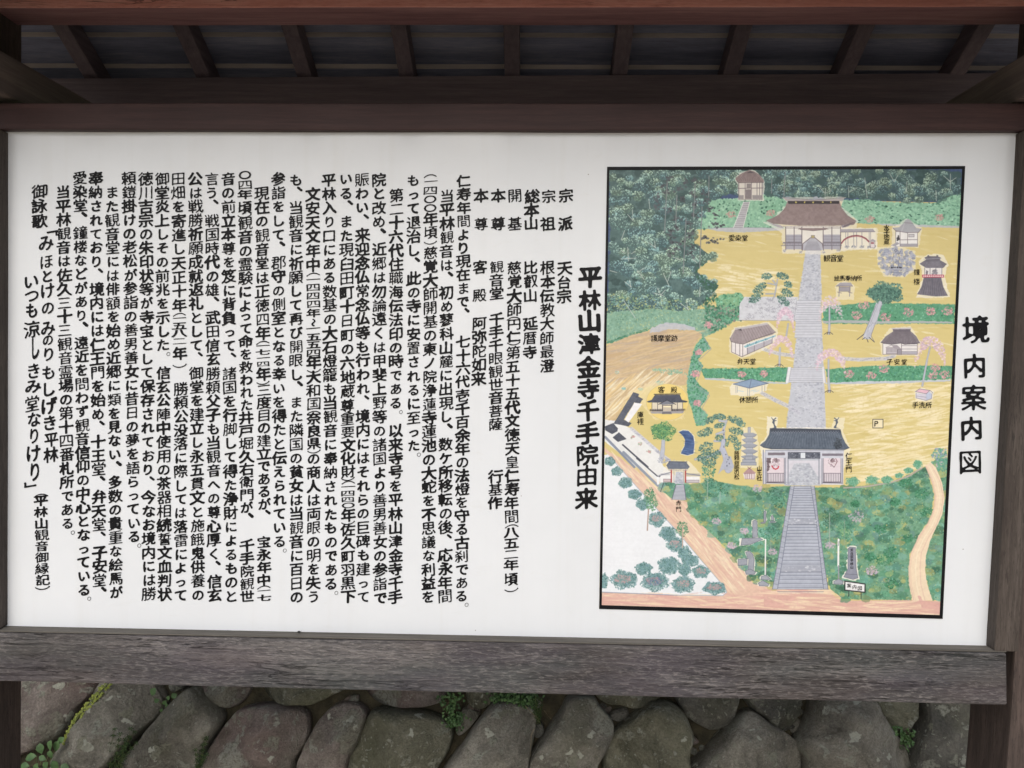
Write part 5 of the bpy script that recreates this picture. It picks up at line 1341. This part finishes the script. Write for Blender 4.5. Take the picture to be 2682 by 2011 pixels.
# --- long stair below the gate
SB = (166, 173, 188)
poly(6, [(262, 275), (500, 275), (540, 620), (600, 1060), (634, 1288), (86, 1290), (130, 1060), (200, 640)], SB, var=6, streak=8)
def sx(y, side):
    if side < 0: return np.interp(y, [275, 640, 1060, 1290], [300, 240, 175, 135])
    return np.interp(y, [275, 640, 1060, 1290], [465, 520, 565, 590])
ys = [275]; st = 22
while ys[-1] < 1275: ys.append(ys[-1] + st * (1 + (ys[-1] - 275) / 1150))
for y in ys:
    if 600 < y < 650 or 1050 < y < 1110: continue
    line(6, [(sx(y, -1), y), (sx(y, 1), y)], 1.2, (112, 118, 136), .95); line(6, [(sx(y, -1) + 8, y + 12), (sx(y, 1) - 8, y + 12)], 1.6, (196, 202, 214), .5)
for s_ in (-1, 1):
    line(6, [(sx(y, s_), y) for y in (275, 640, 1060, 1285)], 1.5, (104, 110, 130))
    e = [(262, 275), (200, 640), (130, 1060), (86, 1290)] if s_ < 0 else [(500, 275), (540, 620), (600, 1060), (634, 1288)]
    line(6, e, 1.5, (104, 110, 130))
    for y in range(300, 1280, 52): line(6, [(np.interp(y, [q[1] for q in e], [q[0] for q in e]), y), (sx(y + 12, s_), y + 12)], 1.1, (112, 118, 136), .8)
cobble(6, [(250, 600), (510, 600), (520, 652), (240, 655)], 46, (160, 166, 180)); cobble(6, [(178, 1055), (560, 1055), (568, 1118), (170, 1122)], 70, (160, 166, 180))
line(6, [(238, 656), (522, 654)], 1.6, (90, 96, 114)); line(6, [(168, 1124), (570, 1122)], 1.6, (90, 96, 114))
line(6, [(80, 1290), (640, 1292)], 1.4, (120, 124, 140))
# boundary of the plaza, right of the gate
line(6, [(790, 292), (1000, 280), (1250, 240), (1420, 180), (1560, 95)], 4.0, (176, 164, 160), .9)
for x, y, rx, ry in ((875, 230, 70, 46), (1065, 215, 70, 42), (1215, 210, 62, 38), (1335, 170, 38, 24), (1430, 120, 46, 26), (1520, 60, 46, 40)): crown(6, x, y, rx, ry, [(104, 164, 138), (84, 146, 116), (130, 182, 158)], 60, (1.2, 2.6), base=(104, 160, 134), basea=.6)
crown(4, 1740, 1540, 80, 70, [(104, 164, 138), (84, 146, 130), (150, 156, 190)], 110, (1.4, 3)); crown(4, 1780, 1650, 70, 80, [(104, 164, 138), (84, 146, 130)], 90, (1.4, 3)); crown(4, 1510, 1630, 40, 30, [(96, 160, 130)], 30, (1.2, 2.4))
# winding road on the right
RR = [(1590, 70), (1650, 40), (1700, 90), (1760, 240), (1785, 400), (1760, 560), (1700, 680), (1640, 820), (1600, 960), (1592, 1100), (1610, 1240), (1665, 1400), (1470, 1410), (1432, 1250), (1425, 1080), (1460, 920), (1530, 760), (1620, 640), (1680, 500), (1690, 350), (1650, 200)]
poly(6, RR, (226, 208, 182), rough=1.5, var=5)
for off, c in ((0, (206, 172, 156)), (14, (216, 188, 168)), (60, (234, 224, 200)), (100, (212, 182, 164))):
    line(6, [(1600 + off * .6, 80), (1660 + off * .8, 230), (1690 + off * .8, 380), (1672 + off * .8, 520), (1610 + off * .9, 660), (1520 + off, 790), (1455 + off, 930), (1432 + off * 1.1, 1080), (1440 + off * 1.1, 1240), (1480 + off * 1.1, 1400)], 2.4, c, .7, .3)
poly(6, [(1520, 1360), (1545, 1355), (1570, 1405), (1760, 1410), (1755, 1500), (1560, 1480)], (206, 162, 154), .8, rough=3)
# steles, lanterns
def stele(k, pts, col=(150, 156, 168)):
    halo(k, [((x - np.mean([p[0] for p in pts])) * 1.25 + np.mean([p[0] for p in pts]), (y - np.mean([p[1] for p in pts])) * 1.08 + np.mean([p[1] for p in pts])) for x, y in pts], .9)
    poly(k, pts, col, var=7); line(k, pts + pts[:1], 1.2, (92, 96, 110))
stele(5, [(1625, 620), (1645, 608), (1668, 620), (1672, 780), (1622, 780)]); stele(5, [(1520, 790), (1690, 785), (1725, 800), (1600, 850), (1510, 856)])
stele(5, [(1555, 925), (1590, 915), (1625, 945), (1640, 1000), (1632, 1110), (1578, 1110), (1585, 1010)]); stele(5, [(1480, 995), (1570, 990), (1570, 1050), (1482, 1058)]); stele(5, [(1550, 1110), (1600, 1092), (1655, 1120), (1640, 1145), (1560, 1145)])
stele(5, [(1735, 530), (1748, 512), (1758, 540), (1755, 625), (1732, 625)]); stele(5, [(1808, 570), (1825, 560), (1835, 610), (1810, 612)]); stele(5, [(1705, 632), (1750, 628), (1748, 640), (1710, 644)]); stele(5, [(1795, 622), (1850, 620), (1840, 632), (1800, 632)])
line(5, [(1752, 800), (1748, 1150)], 3.6, (232, 234, 232)); line(5, [(1760, 1040), (1756, 1150)], 1.6, (110, 110, 120)); stele(5, [(1710, 1165), (1755, 1152), (1800, 1190), (1770, 1200), (1705, 1195)]); stele(5, [(1680, 1230), (1725, 1205), (1785, 1240), (1775, 1262), (1690, 1258)])
line(6, [(738, 800), (735, 1060)], 5.2, (232, 234, 232)); line(6, [(742, 820), (738, 860)], 1.8, (130, 130, 140)); line(6, [(738, 1060), (740, 1190)], 3.4, (150, 152, 162)); stele(6, [(690, 1215), (740, 1188), (785, 1215), (778, 1242), (692, 1240)])
stele(6, [(832, 890), (850, 875), (905, 880), (912, 1090), (930, 1180), (880, 1195), (790, 1170), (830, 1090)], (138, 142, 158)); line(6, [(800, 1140), (920, 1148)], 1.2, (92, 96, 110))
# the little signboard in the picture
poly(6, [(800, 1212), (1000, 1240), (998, 1322), (800, 1300)], (228, 230, 232)); line(6, [(800, 1212), (1000, 1240), (998, 1322), (800, 1300), (800, 1212)], 3.0, (30, 32, 40))
line(6, [(840, 1305), (838, 1362)], 2.0, (40, 42, 50)); line(6, [(960, 1320), (960, 1385)], 2.0, (40, 42, 50))
rect(4, 1048, 1176, 1154, 1266, (230, 220, 186), (40, 38, 40), 1.5)
# overall brush relief and slight fading
_g = (NS * 5 + NC * 3 + ND * 8)[..., None]
CV = CV + _g
_l = CV.mean(2, keepdims=True)
CV = np.clip(_l + (CV - _l) * 1.0 + 3, 0, 255)
rgba = np.ones((TH, TW, 4), np.float32)
rgba[..., :3] = CV[::-1] / 255.0
img = bpy.data.images.new("brushed map", TW, TH, alpha=False)
img.pixels.foreach_set(rgba.ravel())
img.update(); img.pack()
def map_mat():
    s = NT("painted map")
    ti = s.n("ShaderNodeTexImage"); ti.image = img; ti.interpolation = 'Cubic'; ti.extension = 'EXTEND'
    uv = s.n("ShaderNodeUVMap"); uv.uv_map = "UVMap"; s.l(uv.outputs[0], ti.inputs[0])
    s.l(ti.outputs[0], s.b.inputs['Base Color'])
    s.b.inputs['Roughness'].default_value = 0.42
    bw = s.n("ShaderNodeRGBToBW"); s.l(ti.outputs[0], bw.inputs[0])
    h = s.math('ADD', bw.outputs[0], s.math('MULTIPLY', s.noise(s.mapping((40, 1, 260)), 1.0, 4), .5))
    s.l(s.bump(h, .15, .0006), s.b.inputs['Normal'])
    return s.m
def flat_part(name, quad, Y, mat, uv=False):
    P_ = on_plane([q[0] for q in quad], [q[1] for q in quad], 0.0)
    vs = [(p[0], Y, p[2]) for p in P_]
    me = mesh_from(vs, [(3, 2, 1, 0)])
    if uv:
        l = me.uv_layers.new(name="UVMap")
        for lp in me.loops:
            v = me.vertices[lp.vertex_index].co
            l.data[lp.index].uv = ((v.x - MX0) / (MX1 - MX0), (v.z - MZ0) / (MZ1 - MZ0))
    o = link(name, me, None, [mat]); return under(o, PANEL)
MI = [(1596, 446), (2519, 443), (2460, 1610), (1576, 1584)]
flat_part("painted_map", MQ, -0.0012, map_mat(), True)
# black painted border, four strips mitred round the map
P_o = on_plane([q[0] for q in MQ], [q[1] for q in MQ], 0.0); P_i = on_plane([q[0] for q in MI], [q[1] for q in MI], 0.0)
vs = [(p[0], -0.0018, p[2]) for p in P_o] + [(p[0], -0.0018, p[2]) for p in P_i]
o = link("map_border", mesh_from(vs, [(i, i + 4, (i + 1) % 4 + 4, (i + 1) % 4) for i in range(4)]), None, [M_ink]); under(o, PANEL)

# ------------------------------------------------------------------ hand-lettering: glyph outlines swollen and softened into brush strokes
_fc = bpy.data.curves.new("outline", 'FONT'); _fc.fill_mode = 'NONE'; _fc.resolution_u = 3
_fo = bpy.data.objects.new("outline", _fc); COL.objects.link(_fo)
def outline(ch):
    _fc.body = ch
    bpy.context.view_layer.update()
    dg = bpy.context.evaluated_depsgraph_get()
    me = _fo.evaluated_get(dg).to_mesh()
    v = np.array([q.co[:2] for q in me.vertices]).reshape(-1, 2); e = np.array([q.vertices[:] for q in me.edges]).reshape(-1, 2)
    _fo.evaluated_get(dg).to_mesh_clear()
    return v, e
_v, _e = outline('田')
_b0, _b1 = _v.min(0), _v.max(0)
EMC = (_b0 + _b1) / 2
_w, _ = outline('国')
EM = max(_w.max(0) - _w.min(0)) / 0.90
print('em', EM, EMC)
GN = 60
LO, HI = -0.66, 0.66
def gblur(a, s):
    r = int(3 * s + 1); k = np.exp(-np.arange(-r, r + 1) ** 2 / (2 * s * s)); k /= k.sum()
    a = np.apply_along_axis(lambda q: np.convolve(q, k, 'same'), 0, a)
    return np.apply_along_axis(lambda q: np.convolve(q, k, 'same'), 1, a)
_gr = np.random.default_rng(5)
def contours(F):
    """marching squares at level 0, loops of grid coordinates"""
    n, m = F.shape
    segs = {}
    def ip(a, b, fa, fb):
        t = fa / (fa - fb); return (a[0] + (b[0] - a[0]) * t, a[1] + (b[1] - a[1]) * t)
    S = F > 0
    code = S[:-1, :-1] * 1 + S[:-1, 1:] * 2 + S[1:, 1:] * 4 + S[1:, :-1] * 8
    ys, xs = np.nonzero((code > 0) & (code < 15))
    TBL = {1: [(3, 0)], 2: [(0, 1)], 3: [(3, 1)], 4: [(1, 2)], 5: [(3, 0), (1, 2)], 6: [(0, 2)], 7: [(3, 2)], 8: [(2, 3)], 9: [(2, 0)], 10: [(0, 1), (2, 3)], 11: [(2, 1)], 12: [(1, 3)], 13: [(1, 0)], 14: [(0, 3)]}
    def key(y, x, e):
        return ((y, x, 0) if e == 0 else (y, x + 1, 1) if e == 1 else (y + 1, x, 0) if e == 2 else (y, x, 1))
    def pos(k):
        y, x, o = k
        if o == 0: return ip((x, y), (x + 1, y), F[y, x], F[y, x + 1])
        return ip((x, y), (x, y + 1), F[y, x], F[y + 1, x])
    for y, x in zip(ys, xs):
        for a, b in TBL[int(code[y, x])]:
            segs[key(y, x, a)] = key(y, x, b)
    loops = []
    while segs:
        k0, k = segs.popitem(); lp = [pos(k0)]
        while k in segs and k != k0:
            lp.append(pos(k)); k = segs.pop(k)
        if k != k0: lp.append(pos(k))
        if len(lp) > 5: loops.append(lp)
    return loops
_cache = {}
def glyph(ch, weight, variant):
    """triangles of one brushed character in em units centred on 0; weight = extra stroke radius in ems"""
    key = (ch, weight, variant)
    if key in _cache: return _cache[key]
    rot = ch in '（）「」〜'
    v, e = outline(ch)
    v = (v - EMC) / EM
    if rot: v = np.stack([v[:, 1], -v[:, 0]], 1)
    if rot or ch == '、':
        c0, c1 = v.min(0), v.max(0); v = (v - (c0 + c1) / 2) * (.92 / max(c1 - c0) if ch in '（）' else .8 / max(c1 - c0) if ch in '〜' else 1.0)
    knobs = np.zeros((GN, GN))
    # parity fill on a supersampled grid
    S = 3; N = GN * S
    g = (v - LO) / (HI - LO) * N
    par = np.zeros((N, N + 1), np.int32)
    for a, b in e:
        x0, y0 = g[a]; x1, y1 = g[b]
        if y0 == y1: continue
        if y0 > y1: x0, y0, x1, y1 = x1, y1, x0, y0
        r = np.arange(max(0, math.ceil(y0 - .5)), min(N, math.ceil(y1 - .5)))
        if len(r) == 0: continue
        xi = x0 + (x1 - x0) * (r + .5 - y0) / (y1 - y0)
        c = np.clip(np.ceil(xi - .5), 0, N).astype(int)
        np.add.at(par, (r, c), 1)
    cov = (np.cumsum(par, 1)[:, :N] % 2).reshape(GN, S, GN, S).mean((1, 3))
    # pressed brush ends: a knob where an outline edge caps a stroke
    if weight > 0.001:
        nb = {}
        for a, b in e: nb.setdefault(int(a), []).append(int(b)); nb.setdefault(int(b), []).append(int(a))
        for a, b in e:
            a, b = int(a), int(b); A, B = v[a], v[b]; d = B - A; l = math.hypot(*d)
            if not .035 < l < .13: continue
            oa = [q for q in nb[a] if q != b]; ob = [q for q in nb[b] if q != a]
            if not oa or not ob: continue
            ea, eb = v[oa[0]] - A, v[ob[0]] - B; la, lb = math.hypot(*ea), math.hypot(*eb)
            if min(la, lb) < .07 or (ea @ eb) / (la * lb) < .7: continue
            u = (ea / la + eb / lb); u = u / math.hypot(*u)        # points back along the stroke
            if abs((u @ d) / l) > .5: continue
            c = (A + B) / 2
            if u[0] < -.6: kr, off = weight * .9 + l * .62, np.array((-.012, .014))      # right end of a horizontal
            elif u[0] > .6: kr, off = weight * .7 + l * .55, np.array((.0, .012))
            elif u[1] < -.5: kr, off = weight * .8 + l * .56, np.array((-.012, -.01))     # top of a downstroke
            else: kr, off = weight * .45 + l * .46, np.array((.0, .014))
            kr *= .92
            c = (c + off + u * kr * .35 - LO) / (HI - LO) * GN; kr = kr / (HI - LO) * GN
            yy, xx = np.mgrid[0:GN, 0:GN] + .5
            ca, sa = math.cos(-.6), math.sin(-.6)
            p_, q_ = (xx - c[0]) * ca + (yy - c[1]) * sa, -(xx - c[0]) * sa + (yy - c[1]) * ca
            knobs = np.maximum(knobs, np.clip(kr + .5 - np.hypot(p_ / 1.15, q_ * 1.05), 0, 1))
    box = cov[cov.any(1)][:, cov.any(0)]
    dens = box.mean() if box.size else .3
    thin = min(1.0, max(0.0, (.44 - dens) / .17))
    w = weight * (.42 + .60 * thin)
    w = max(w, 0.0) / (HI - LO) * GN
    r = int(w + 1); D = cov.copy()
    for dy in range(-r, r + 1):
        for dx in range(-r, r + 1):
            d = math.hypot(dx, dy * 1.12)
            if d == 0 or d > w + .7: continue
            k = min(1.0, w + .7 - d)
            sh = np.zeros_like(cov)
            sh[max(0, dy):GN + min(0, dy), max(0, dx):GN + min(0, dx)] = cov[max(0, -dy):GN + min(0, -dy), max(0, -dx):GN + min(0, -dx)]
            D = np.maximum(D, sh * k)
    D = np.maximum(D, knobs * (.1 + .9 * thin) * (thin > .25))
    F = gblur(D, .95)
    lf = _gr.random((9, 9)); q = np.linspace(0, 7.99, GN); i = q.astype(int); f = q - i
    L1 = lf[i] * (1 - f)[:, None] + lf[i + 1] * f[:, None]; L2 = L1[:, i] * (1 - f) + L1[:, i + 1] * f
    thr = .44 + .04 * (1 - thin) + (L2 - .5) * .30
    if variant == 1:            # a drier brush: hairlines open in the strokes
        n1 = gblur(_gr.random((GN, GN)), .6); n1 = (n1 - n1.mean()) / n1.std()
        thr = thr + np.clip(n1 * .10, -.05, .30) * (L2 > .45)
    F = F - thr
    F[0] = F[-1] = -1; F[:, 0] = F[:, -1] = -1
    loops = contours(F)
    if not loops: _cache[key] = (np.zeros((0, 2)), []); return _cache[key]
    cu = bpy.data.curves.new("g", 'CURVE'); cu.dimensions = '2D'; cu.fill_mode = 'BOTH'
    for lp in loops:
        p = np.array(lp); p = (p * .5 + np.roll(p, 1, 0) * .25 + np.roll(p, -1, 0) * .25)
        if len(p) > 14: p = p[::2]
        sp = cu.splines.new('POLY'); sp.points.add(len(p) - 1); sp.use_cyclic_u = True
        c = np.zeros((len(p), 4)); c[:, :2] = (p + .5) / GN * (HI - LO) + LO
        sp.points.foreach_set('co', c.ravel())
    ob = bpy.data.objects.new("g", cu); COL.objects.link(ob)
    bpy.context.view_layer.update()
    dg = bpy.context.evaluated_depsgraph_get(); me = ob.evaluated_get(dg).to_mesh()
    V = np.array([q.co[:2] for q in me.vertices]).reshape(-1, 2); Fc = [tuple(q.vertices) for q in me.polygons]
    ob.evaluated_get(dg).to_mesh_clear(); bpy.data.objects.remove(ob); bpy.data.curves.remove(cu)
    _cache[key] = (V, Fc); return _cache[key]
tr = random.Random(3)
class Lettering:
    def __init__(s): s.v = []; s.f = []; s.n = 0
    def put(s, ch, x, y, sx, sy, weight, slope=0.11, Y=-0.0012, dry=.2):
        if ch in ' 　': return
        V, F = glyph(ch, round(weight * tr.choice((.86, 1.0, 1.1)), 4) if weight > .02 else weight, 1 if tr.random() < dry else 0)
        if len(V) == 0: return
        a = tr.uniform(-.05, .03); k = tr.uniform(.95, 1.05); slope += tr.uniform(-.025, .035)
        px = x + (V[:, 0] + V[:, 1] * a) * sx * k
        py = y - (V[:, 1] + V[:, 0] * slope - 0.04 * V[:, 0] ** 2) * sy * k
        W = on_plane(px, py, 0.0)
        s.v += [(w[0], Y, w[2]) for w in W]; s.f += [tuple(i + s.n for i in f) for f in F]; s.n += len(V)
    def done(s, name, mat=None, label=None):
        me = mesh_from(s.v, s.f)
        # every face towards the reader
        bm = bmesh.new(); bm.from_mesh(me)
        fl = [f for f in bm.faces if f.normal.y > 0]
        if fl: bmesh.ops.reverse_faces(bm, faces=fl)
        bm.to_mesh(me); bm.free()
        o = link(name, me, None, [mat or M_ink]); under(o, PANEL)
        if label: o['label'] = label
        return o
KANA = set('あいうえおかがきぎくけげこさざしじすずせそただちつってでとどなにねのはばひびふへほまみむめもやよらりるれろわをんケノ')
def run(L, text, x0, y0, x1, y1, size=39, weight=.022, dry=.2):
    """characters evenly from the first slot's centre to the last slot's centre"""
    n = len(text)
    for i, ch in enumerate(text):
        t = i / max(1, n - 1)
        x, y = x0 + (x1 - x0) * t, y0 + (y1 - y0) * t
        pt = abs(y1 - y0) / max(1, n - 1)
        if ch == '、': L.put('、', x + .26 * size, y - .34 * size, size * 1.05, size * 1.0, weight * 1.3); continue
        if ch == '。': L.put('〇', x + .34 * size, y - .34 * size, size * .26, size * .28, .02); continue
        s = size * (.88 if ch in KANA else 1.0)
        if ch == 'っ': s = size * .82
        sx, sy = s * 1.0, min(s * .94, max(pt, 10) * (1.0 if ch not in '〇' else .9)) if n > 1 else s * .94
        if ch == '〇': sx *= .86
        if ch == '一' and pt < 24: sy = size * .6
        if ch in '（）': sx, sy = size * .98, size * .9; weight_ = .008
        L.put(ch, x + tr.uniform(-.8, .8), y + tr.uniform(-.7, .7), sx, sy, .008 if ch in '（）' else weight, dry=dry)
WT = .040
COLS = [
 [('宗', 1483, 513, 1483, 513), ('派', 1480, 587, 1480, 587), ('天台宗', 1479, 703, 1477, 777)],
 [('宗', 1437, 515, 1437, 515), ('祖', 1434, 587, 1434, 587), ('根本伝教大師最澄', 1434, 702, 1432, 959)],
 [('総本山', 1394, 515, 1391, 587), ('比叡山　延暦寺', 1390, 701, 1388, 923)],
 [('開　基', 1349, 513, 1349, 587), ('慈覚大師', 1347, 702, 1347, 812), ('（', 1346, 834, 1346, 834), ('円仁', 1346, 850, 1345, 882), ('）', 1345, 900, 1345, 900), ('第五十五代文徳天皇仁寿年間', 1344, 925, 1340, 1353), ('（', 1340, 1377, 1340, 1377), ('八五二年', 1340, 1394, 1338, 1480), ('頃', 1338, 1517, 1338, 1517), ('）', 1339, 1546, 1339, 1546)],
 [('本　尊', 1305, 513, 1304, 587), ('観音堂　千手千眼観世音菩薩　　　行基作', 1301, 700, 1297, 1317)],
 [('本　尊', 1260, 513, 1260, 587), ('客　殿　阿弥陀如来', 1258, 701, 1254, 993)],
 [('仁寿年間より現在まで、　七十六代壱千百余年の法燈を守る古刹である。', 1215, 475, 1209, 1597)],
 [('当平林観音は、初め蓼科山麓に出現し、数ケ所移転の後、応永年間', 1171, 514, 1166, 1562)],
 [('（', 1128, 460, 1128, 460), ('一', 1128, 476, 1128, 476), ('四〇〇', 1127, 499, 1127, 545), ('年', 1128, 574, 1128, 574), ('頃', 1128, 609, 1128, 609), ('）', 1128, 636, 1128, 636), ('慈覚大師開基の東ノ院浄蓮寺蓮池の大蛇を不思議な利益を', 1128, 663, 1122, 1564)],
 [('もって退治し、此の寺に安置されるに至った。', 1083, 474, 1084, 1204)],
 [('第二十六代住職海伝法印の時である。以来寺号を平林山津金寺千手', 1038, 512, 1036, 1564)],
 [('院と改め、近郷は勿論遠くは甲斐上野等の諸国より善男善女の参詣で', 993, 472, 996, 1566)],
 [('賑わい、来迎念仏常念仏等も行われ、境内にはそれらの巨碑も建って', 949, 471, 952, 1564)],
 [('いる、また現臼田町十日町の六地蔵尊', 907, 470, 911, 1063), ('（', 911, 1083, 911, 1083), ('重要文化財', 910, 1099, 912, 1235), ('）', 912, 1254, 912, 1254), ('（', 912, 1263, 912, 1263), ('一', 912, 1274, 912, 1274), ('四四〇', 912, 1292, 912, 1324), ('年', 912, 1349, 912, 1349), ('）', 912, 1370, 912, 1370), ('佐久町羽黒下', 912, 1388, 912, 1562)],
 [('平林入り口にある数基の大石燈籠も当観音に奉納されたものである。', 862, 472, 868, 1566)],
 [('文安天文年中', 819, 509, 820, 695), ('（', 820, 719, 820, 719), ('一四四四', 820, 732, 821, 796), ('年〜', 821, 820, 821, 845), ('一五五四', 821, 861, 822, 925), ('年', 822, 950, 822, 950), ('）', 822, 972, 822, 972), ('大和国', 822, 989, 822, 1057), ('（', 822, 1080, 822, 1080), ('奈良県', 822, 1096, 822, 1162), ('）', 822, 1183, 822, 1183), ('の商人は両眼の明を失う', 822, 1202, 821, 1563)],
 [('も、当観音に祈願して再び開眼し、また隣国の貧女は当観音に百日の', 775, 472, 777, 1564)],
 [('参詣をして、郡守の側室となる幸いを得たと伝えられている。', 729, 469, 733, 1455)],
 [('現在の観音堂は正徳四年', 686, 507, 689, 874), ('（', 689, 897, 689, 897), ('一七一四', 689, 906, 690, 954), ('年', 690, 981, 690, 981), ('）', 690, 1003, 690, 1003), ('三度目の建立であるが、　宝永年中', 692, 1022, 692, 1520), ('（', 692, 1538, 692, 1538), ('一七', 692, 1547, 692, 1566)],
 [('〇四年', 642, 459, 642, 510), ('頃', 642, 545, 642, 545), ('）', 642, 566, 642, 566), ('観音の霊験によ', 643, 586, 643, 801), ('って命を救われた井戸堀久右衛門が、　千手院観世', 644, 828, 648, 1563)],
 [('音の前立本尊を笈に背負って、諸国を行脚して得た浄財によるものと', 598, 469, 607, 1562)],
 [('言う、戦国時代の雄、武田信玄勝頼父子も当観音への尊心厚く、信玄', 555, 469, 562, 1560)],
 [('公は戦勝祈願成就返礼として、御堂を建立し永五貫文と施餓鬼供養の', 512, 469, 519, 1558)],
 [('田畑を寄進し天正十年', 467, 469, 470, 800), ('（', 470, 824, 470, 824), ('一五八二', 470, 833, 471, 893), ('年', 471, 927, 471, 927), ('）', 471, 958, 471, 958), ('勝頼公没落に際しては落雷によって', 474, 1019, 474, 1560)],
 [('御堂炎上しその前兆を示した。信玄公陣中使用の茶器相続誓文血判状', 425, 469, 432, 1557)],
 [('徳川吉宗の朱印状等が寺宝として保存されており、今なお境内には勝', 382, 469, 391, 1556)],
 [('頼鎧掛けの老松が参詣の善男善女に昔日の夢を語らっている。', 338, 468, 352, 1442)],
 [('また観音堂には俳額を始め近郷に類を見ない、多数の貴重な絵馬が', 294, 505, 305, 1552)],
 [('奉納されており、境内には仁王門を始め、十王堂、弁天堂、子安堂、', 251, 468, 262, 1556)],
 [('愛染堂、鐘楼などがあり、遠近を問わず観音信仰の中心となっている。', 210, 467, 221, 1581)],
 [('当平林観音は佐久三十三観音霊場の第十四番札所である。', 166, 504, 178, 1408)],
 [('御詠歌', 104, 502, 104, 580)],
]
for c in COLS:
    L = Lettering()
    for txt, x0, y0, x1, y1 in c:
        big = 1.12 if txt == '御詠歌' else 1.0
        run(L, txt, x0, y0, x1, y1, 39 * big, WT)
    L.done("text_column")["kind"] = "stuff"
# the poem, in a running hand
L = Lettering()
for ch, x, y, s in (('「', 137, 612, 40), ('み', 121, 637, 42), ('ほ', 122, 686, 40), ('と', 124, 724, 36), ('け', 125, 762, 42), ('の', 126, 807, 36), ('み', 126, 860, 42), ('の', 126, 891, 32), ('り', 128, 928, 40), ('も', 128, 976, 38), ('し', 127, 1020, 40), ('げ', 128, 1064, 44), ('き', 131, 1108, 42), ('平', 135, 1152, 38), ('林', 134, 1192, 40)):
    L.put(ch, x, y, s * .95, s, .034, slope=.17)
L.done("text_column")["kind"] = "stuff"
L = Lettering()
for ch, x, y, sx_, sy_ in (('い', 82, 738, 42, 42), ('つ', 84, 775, 42, 40), ('も', 84, 814, 34, 42), ('涼', 84, 864, 42, 44), ('し', 92, 912, 26, 66), ('き', 89, 972, 40, 44), ('み', 87, 1012, 44, 38), ('堂', 85, 1058, 42, 46), ('な', 90, 1099, 38, 42), ('り', 90, 1142, 34, 46), ('け', 88, 1188, 40, 46), ('り', 92, 1236, 34, 52), ('」', 80, 1268, 46, 40)):
    L.put(ch, x, y, sx_, sy_, .034, slope=.17)
L.done("text_column")["kind"] = "stuff"
L = Lettering()
L.put('（', 108, 1297, 42, 36, .004)
run(L, '平林山観音御縁記', 108, 1312, 112, 1519, 37, WT)
L.put('）', 112, 1540, 42, 36, .004)
L.done("text_column")["kind"] = "stuff"
# titles: each large character is a piece of its own
for ch, x, y in zip('平林山津金寺千手院由来', np.linspace(1546, 1536, 11), (727, 788, 842, 902, 963, 1020, 1077, 1136, 1193, 1246, 1307)):
    L = Lettering(); L.put(ch, x, y, 61, 57, .048, slope=.08, dry=0); L.done("title_character")
for ch, x, y, s in (('境', 2556, 865, 72), ('内', 2552, 960, 62), ('案', 2550, 1043, 66), ('内', 2544, 1123, 60), ('図', 2541, 1211, 62)):
    L = Lettering(); L.put(ch, x, y, s, s * 1.02, .044, slope=.06, dry=0); L.done("title_character")
# names written on the map
L = Lettering()
def tag_(text, pts, s, w=.020):
    for ch, (x, y) in zip(text, pts): L.put(ch, x, y, s, s, w, slope=.08, Y=-0.0024, dry=0)
def hor(text, x0, x1, y, s, y1=None):
    n = len(text); tag_(text, [(x0 + (x1 - x0) * i / (n - 1), y + ((y1 or y) - y) * i / (n - 1)) for i in range(n)], s)
def ver(text, x, ys_, s): tag_(text, [(x, y) for y in ys_], s)
hor('愛染堂', 1916, 1950, 624, 18); hor('観音堂', 2165, 2199, 677, 19); ver('水子地蔵', 2321, (597, 609, 621, 634), 16); hor('絵馬奉納所', 2191, 2249, 729, 15.5)
ver('鐘楼', 2400, (713, 738), 17); hor('護摩堂跡', 1713, 1766, 886, 18); hor('弁天堂', 1938, 1971, 947, 17); hor('客殿', 1732, 1765, 1021, 18); ver('庫裡', 1677, (1086, 1104), 18)
hor('休憩所', 1944, 1977, 1047, 17); ver('勝頼鎧掛の松', 1929, (1187, 1199, 1213, 1226, 1237, 1249), 14.5); ver('山王社', 1988, (1226, 1238, 1252), 14); hor('子安堂', 2329, 2367, 948, 16.5)
hor('手洗所', 2396, 2431, 1061, 17); ver('仁王門', 2222, (1194, 1211, 1229), 18); ver('赤門', 1777, (1317, 1333), 15); ver('天台宗平林山', 2230, np.linspace(1440, 1485, 6), 9); hor('案内図', 2223, 2251, 1533, 12, 1540)
L.put('P', 2299, 1109, 22, 20, .0, slope=0, Y=-0.0024, dry=0)
L.done("map_lettering")["kind"] = "stuff"
bpy.data.objects.remove(_fo)
print('lettering cache', len(_cache))
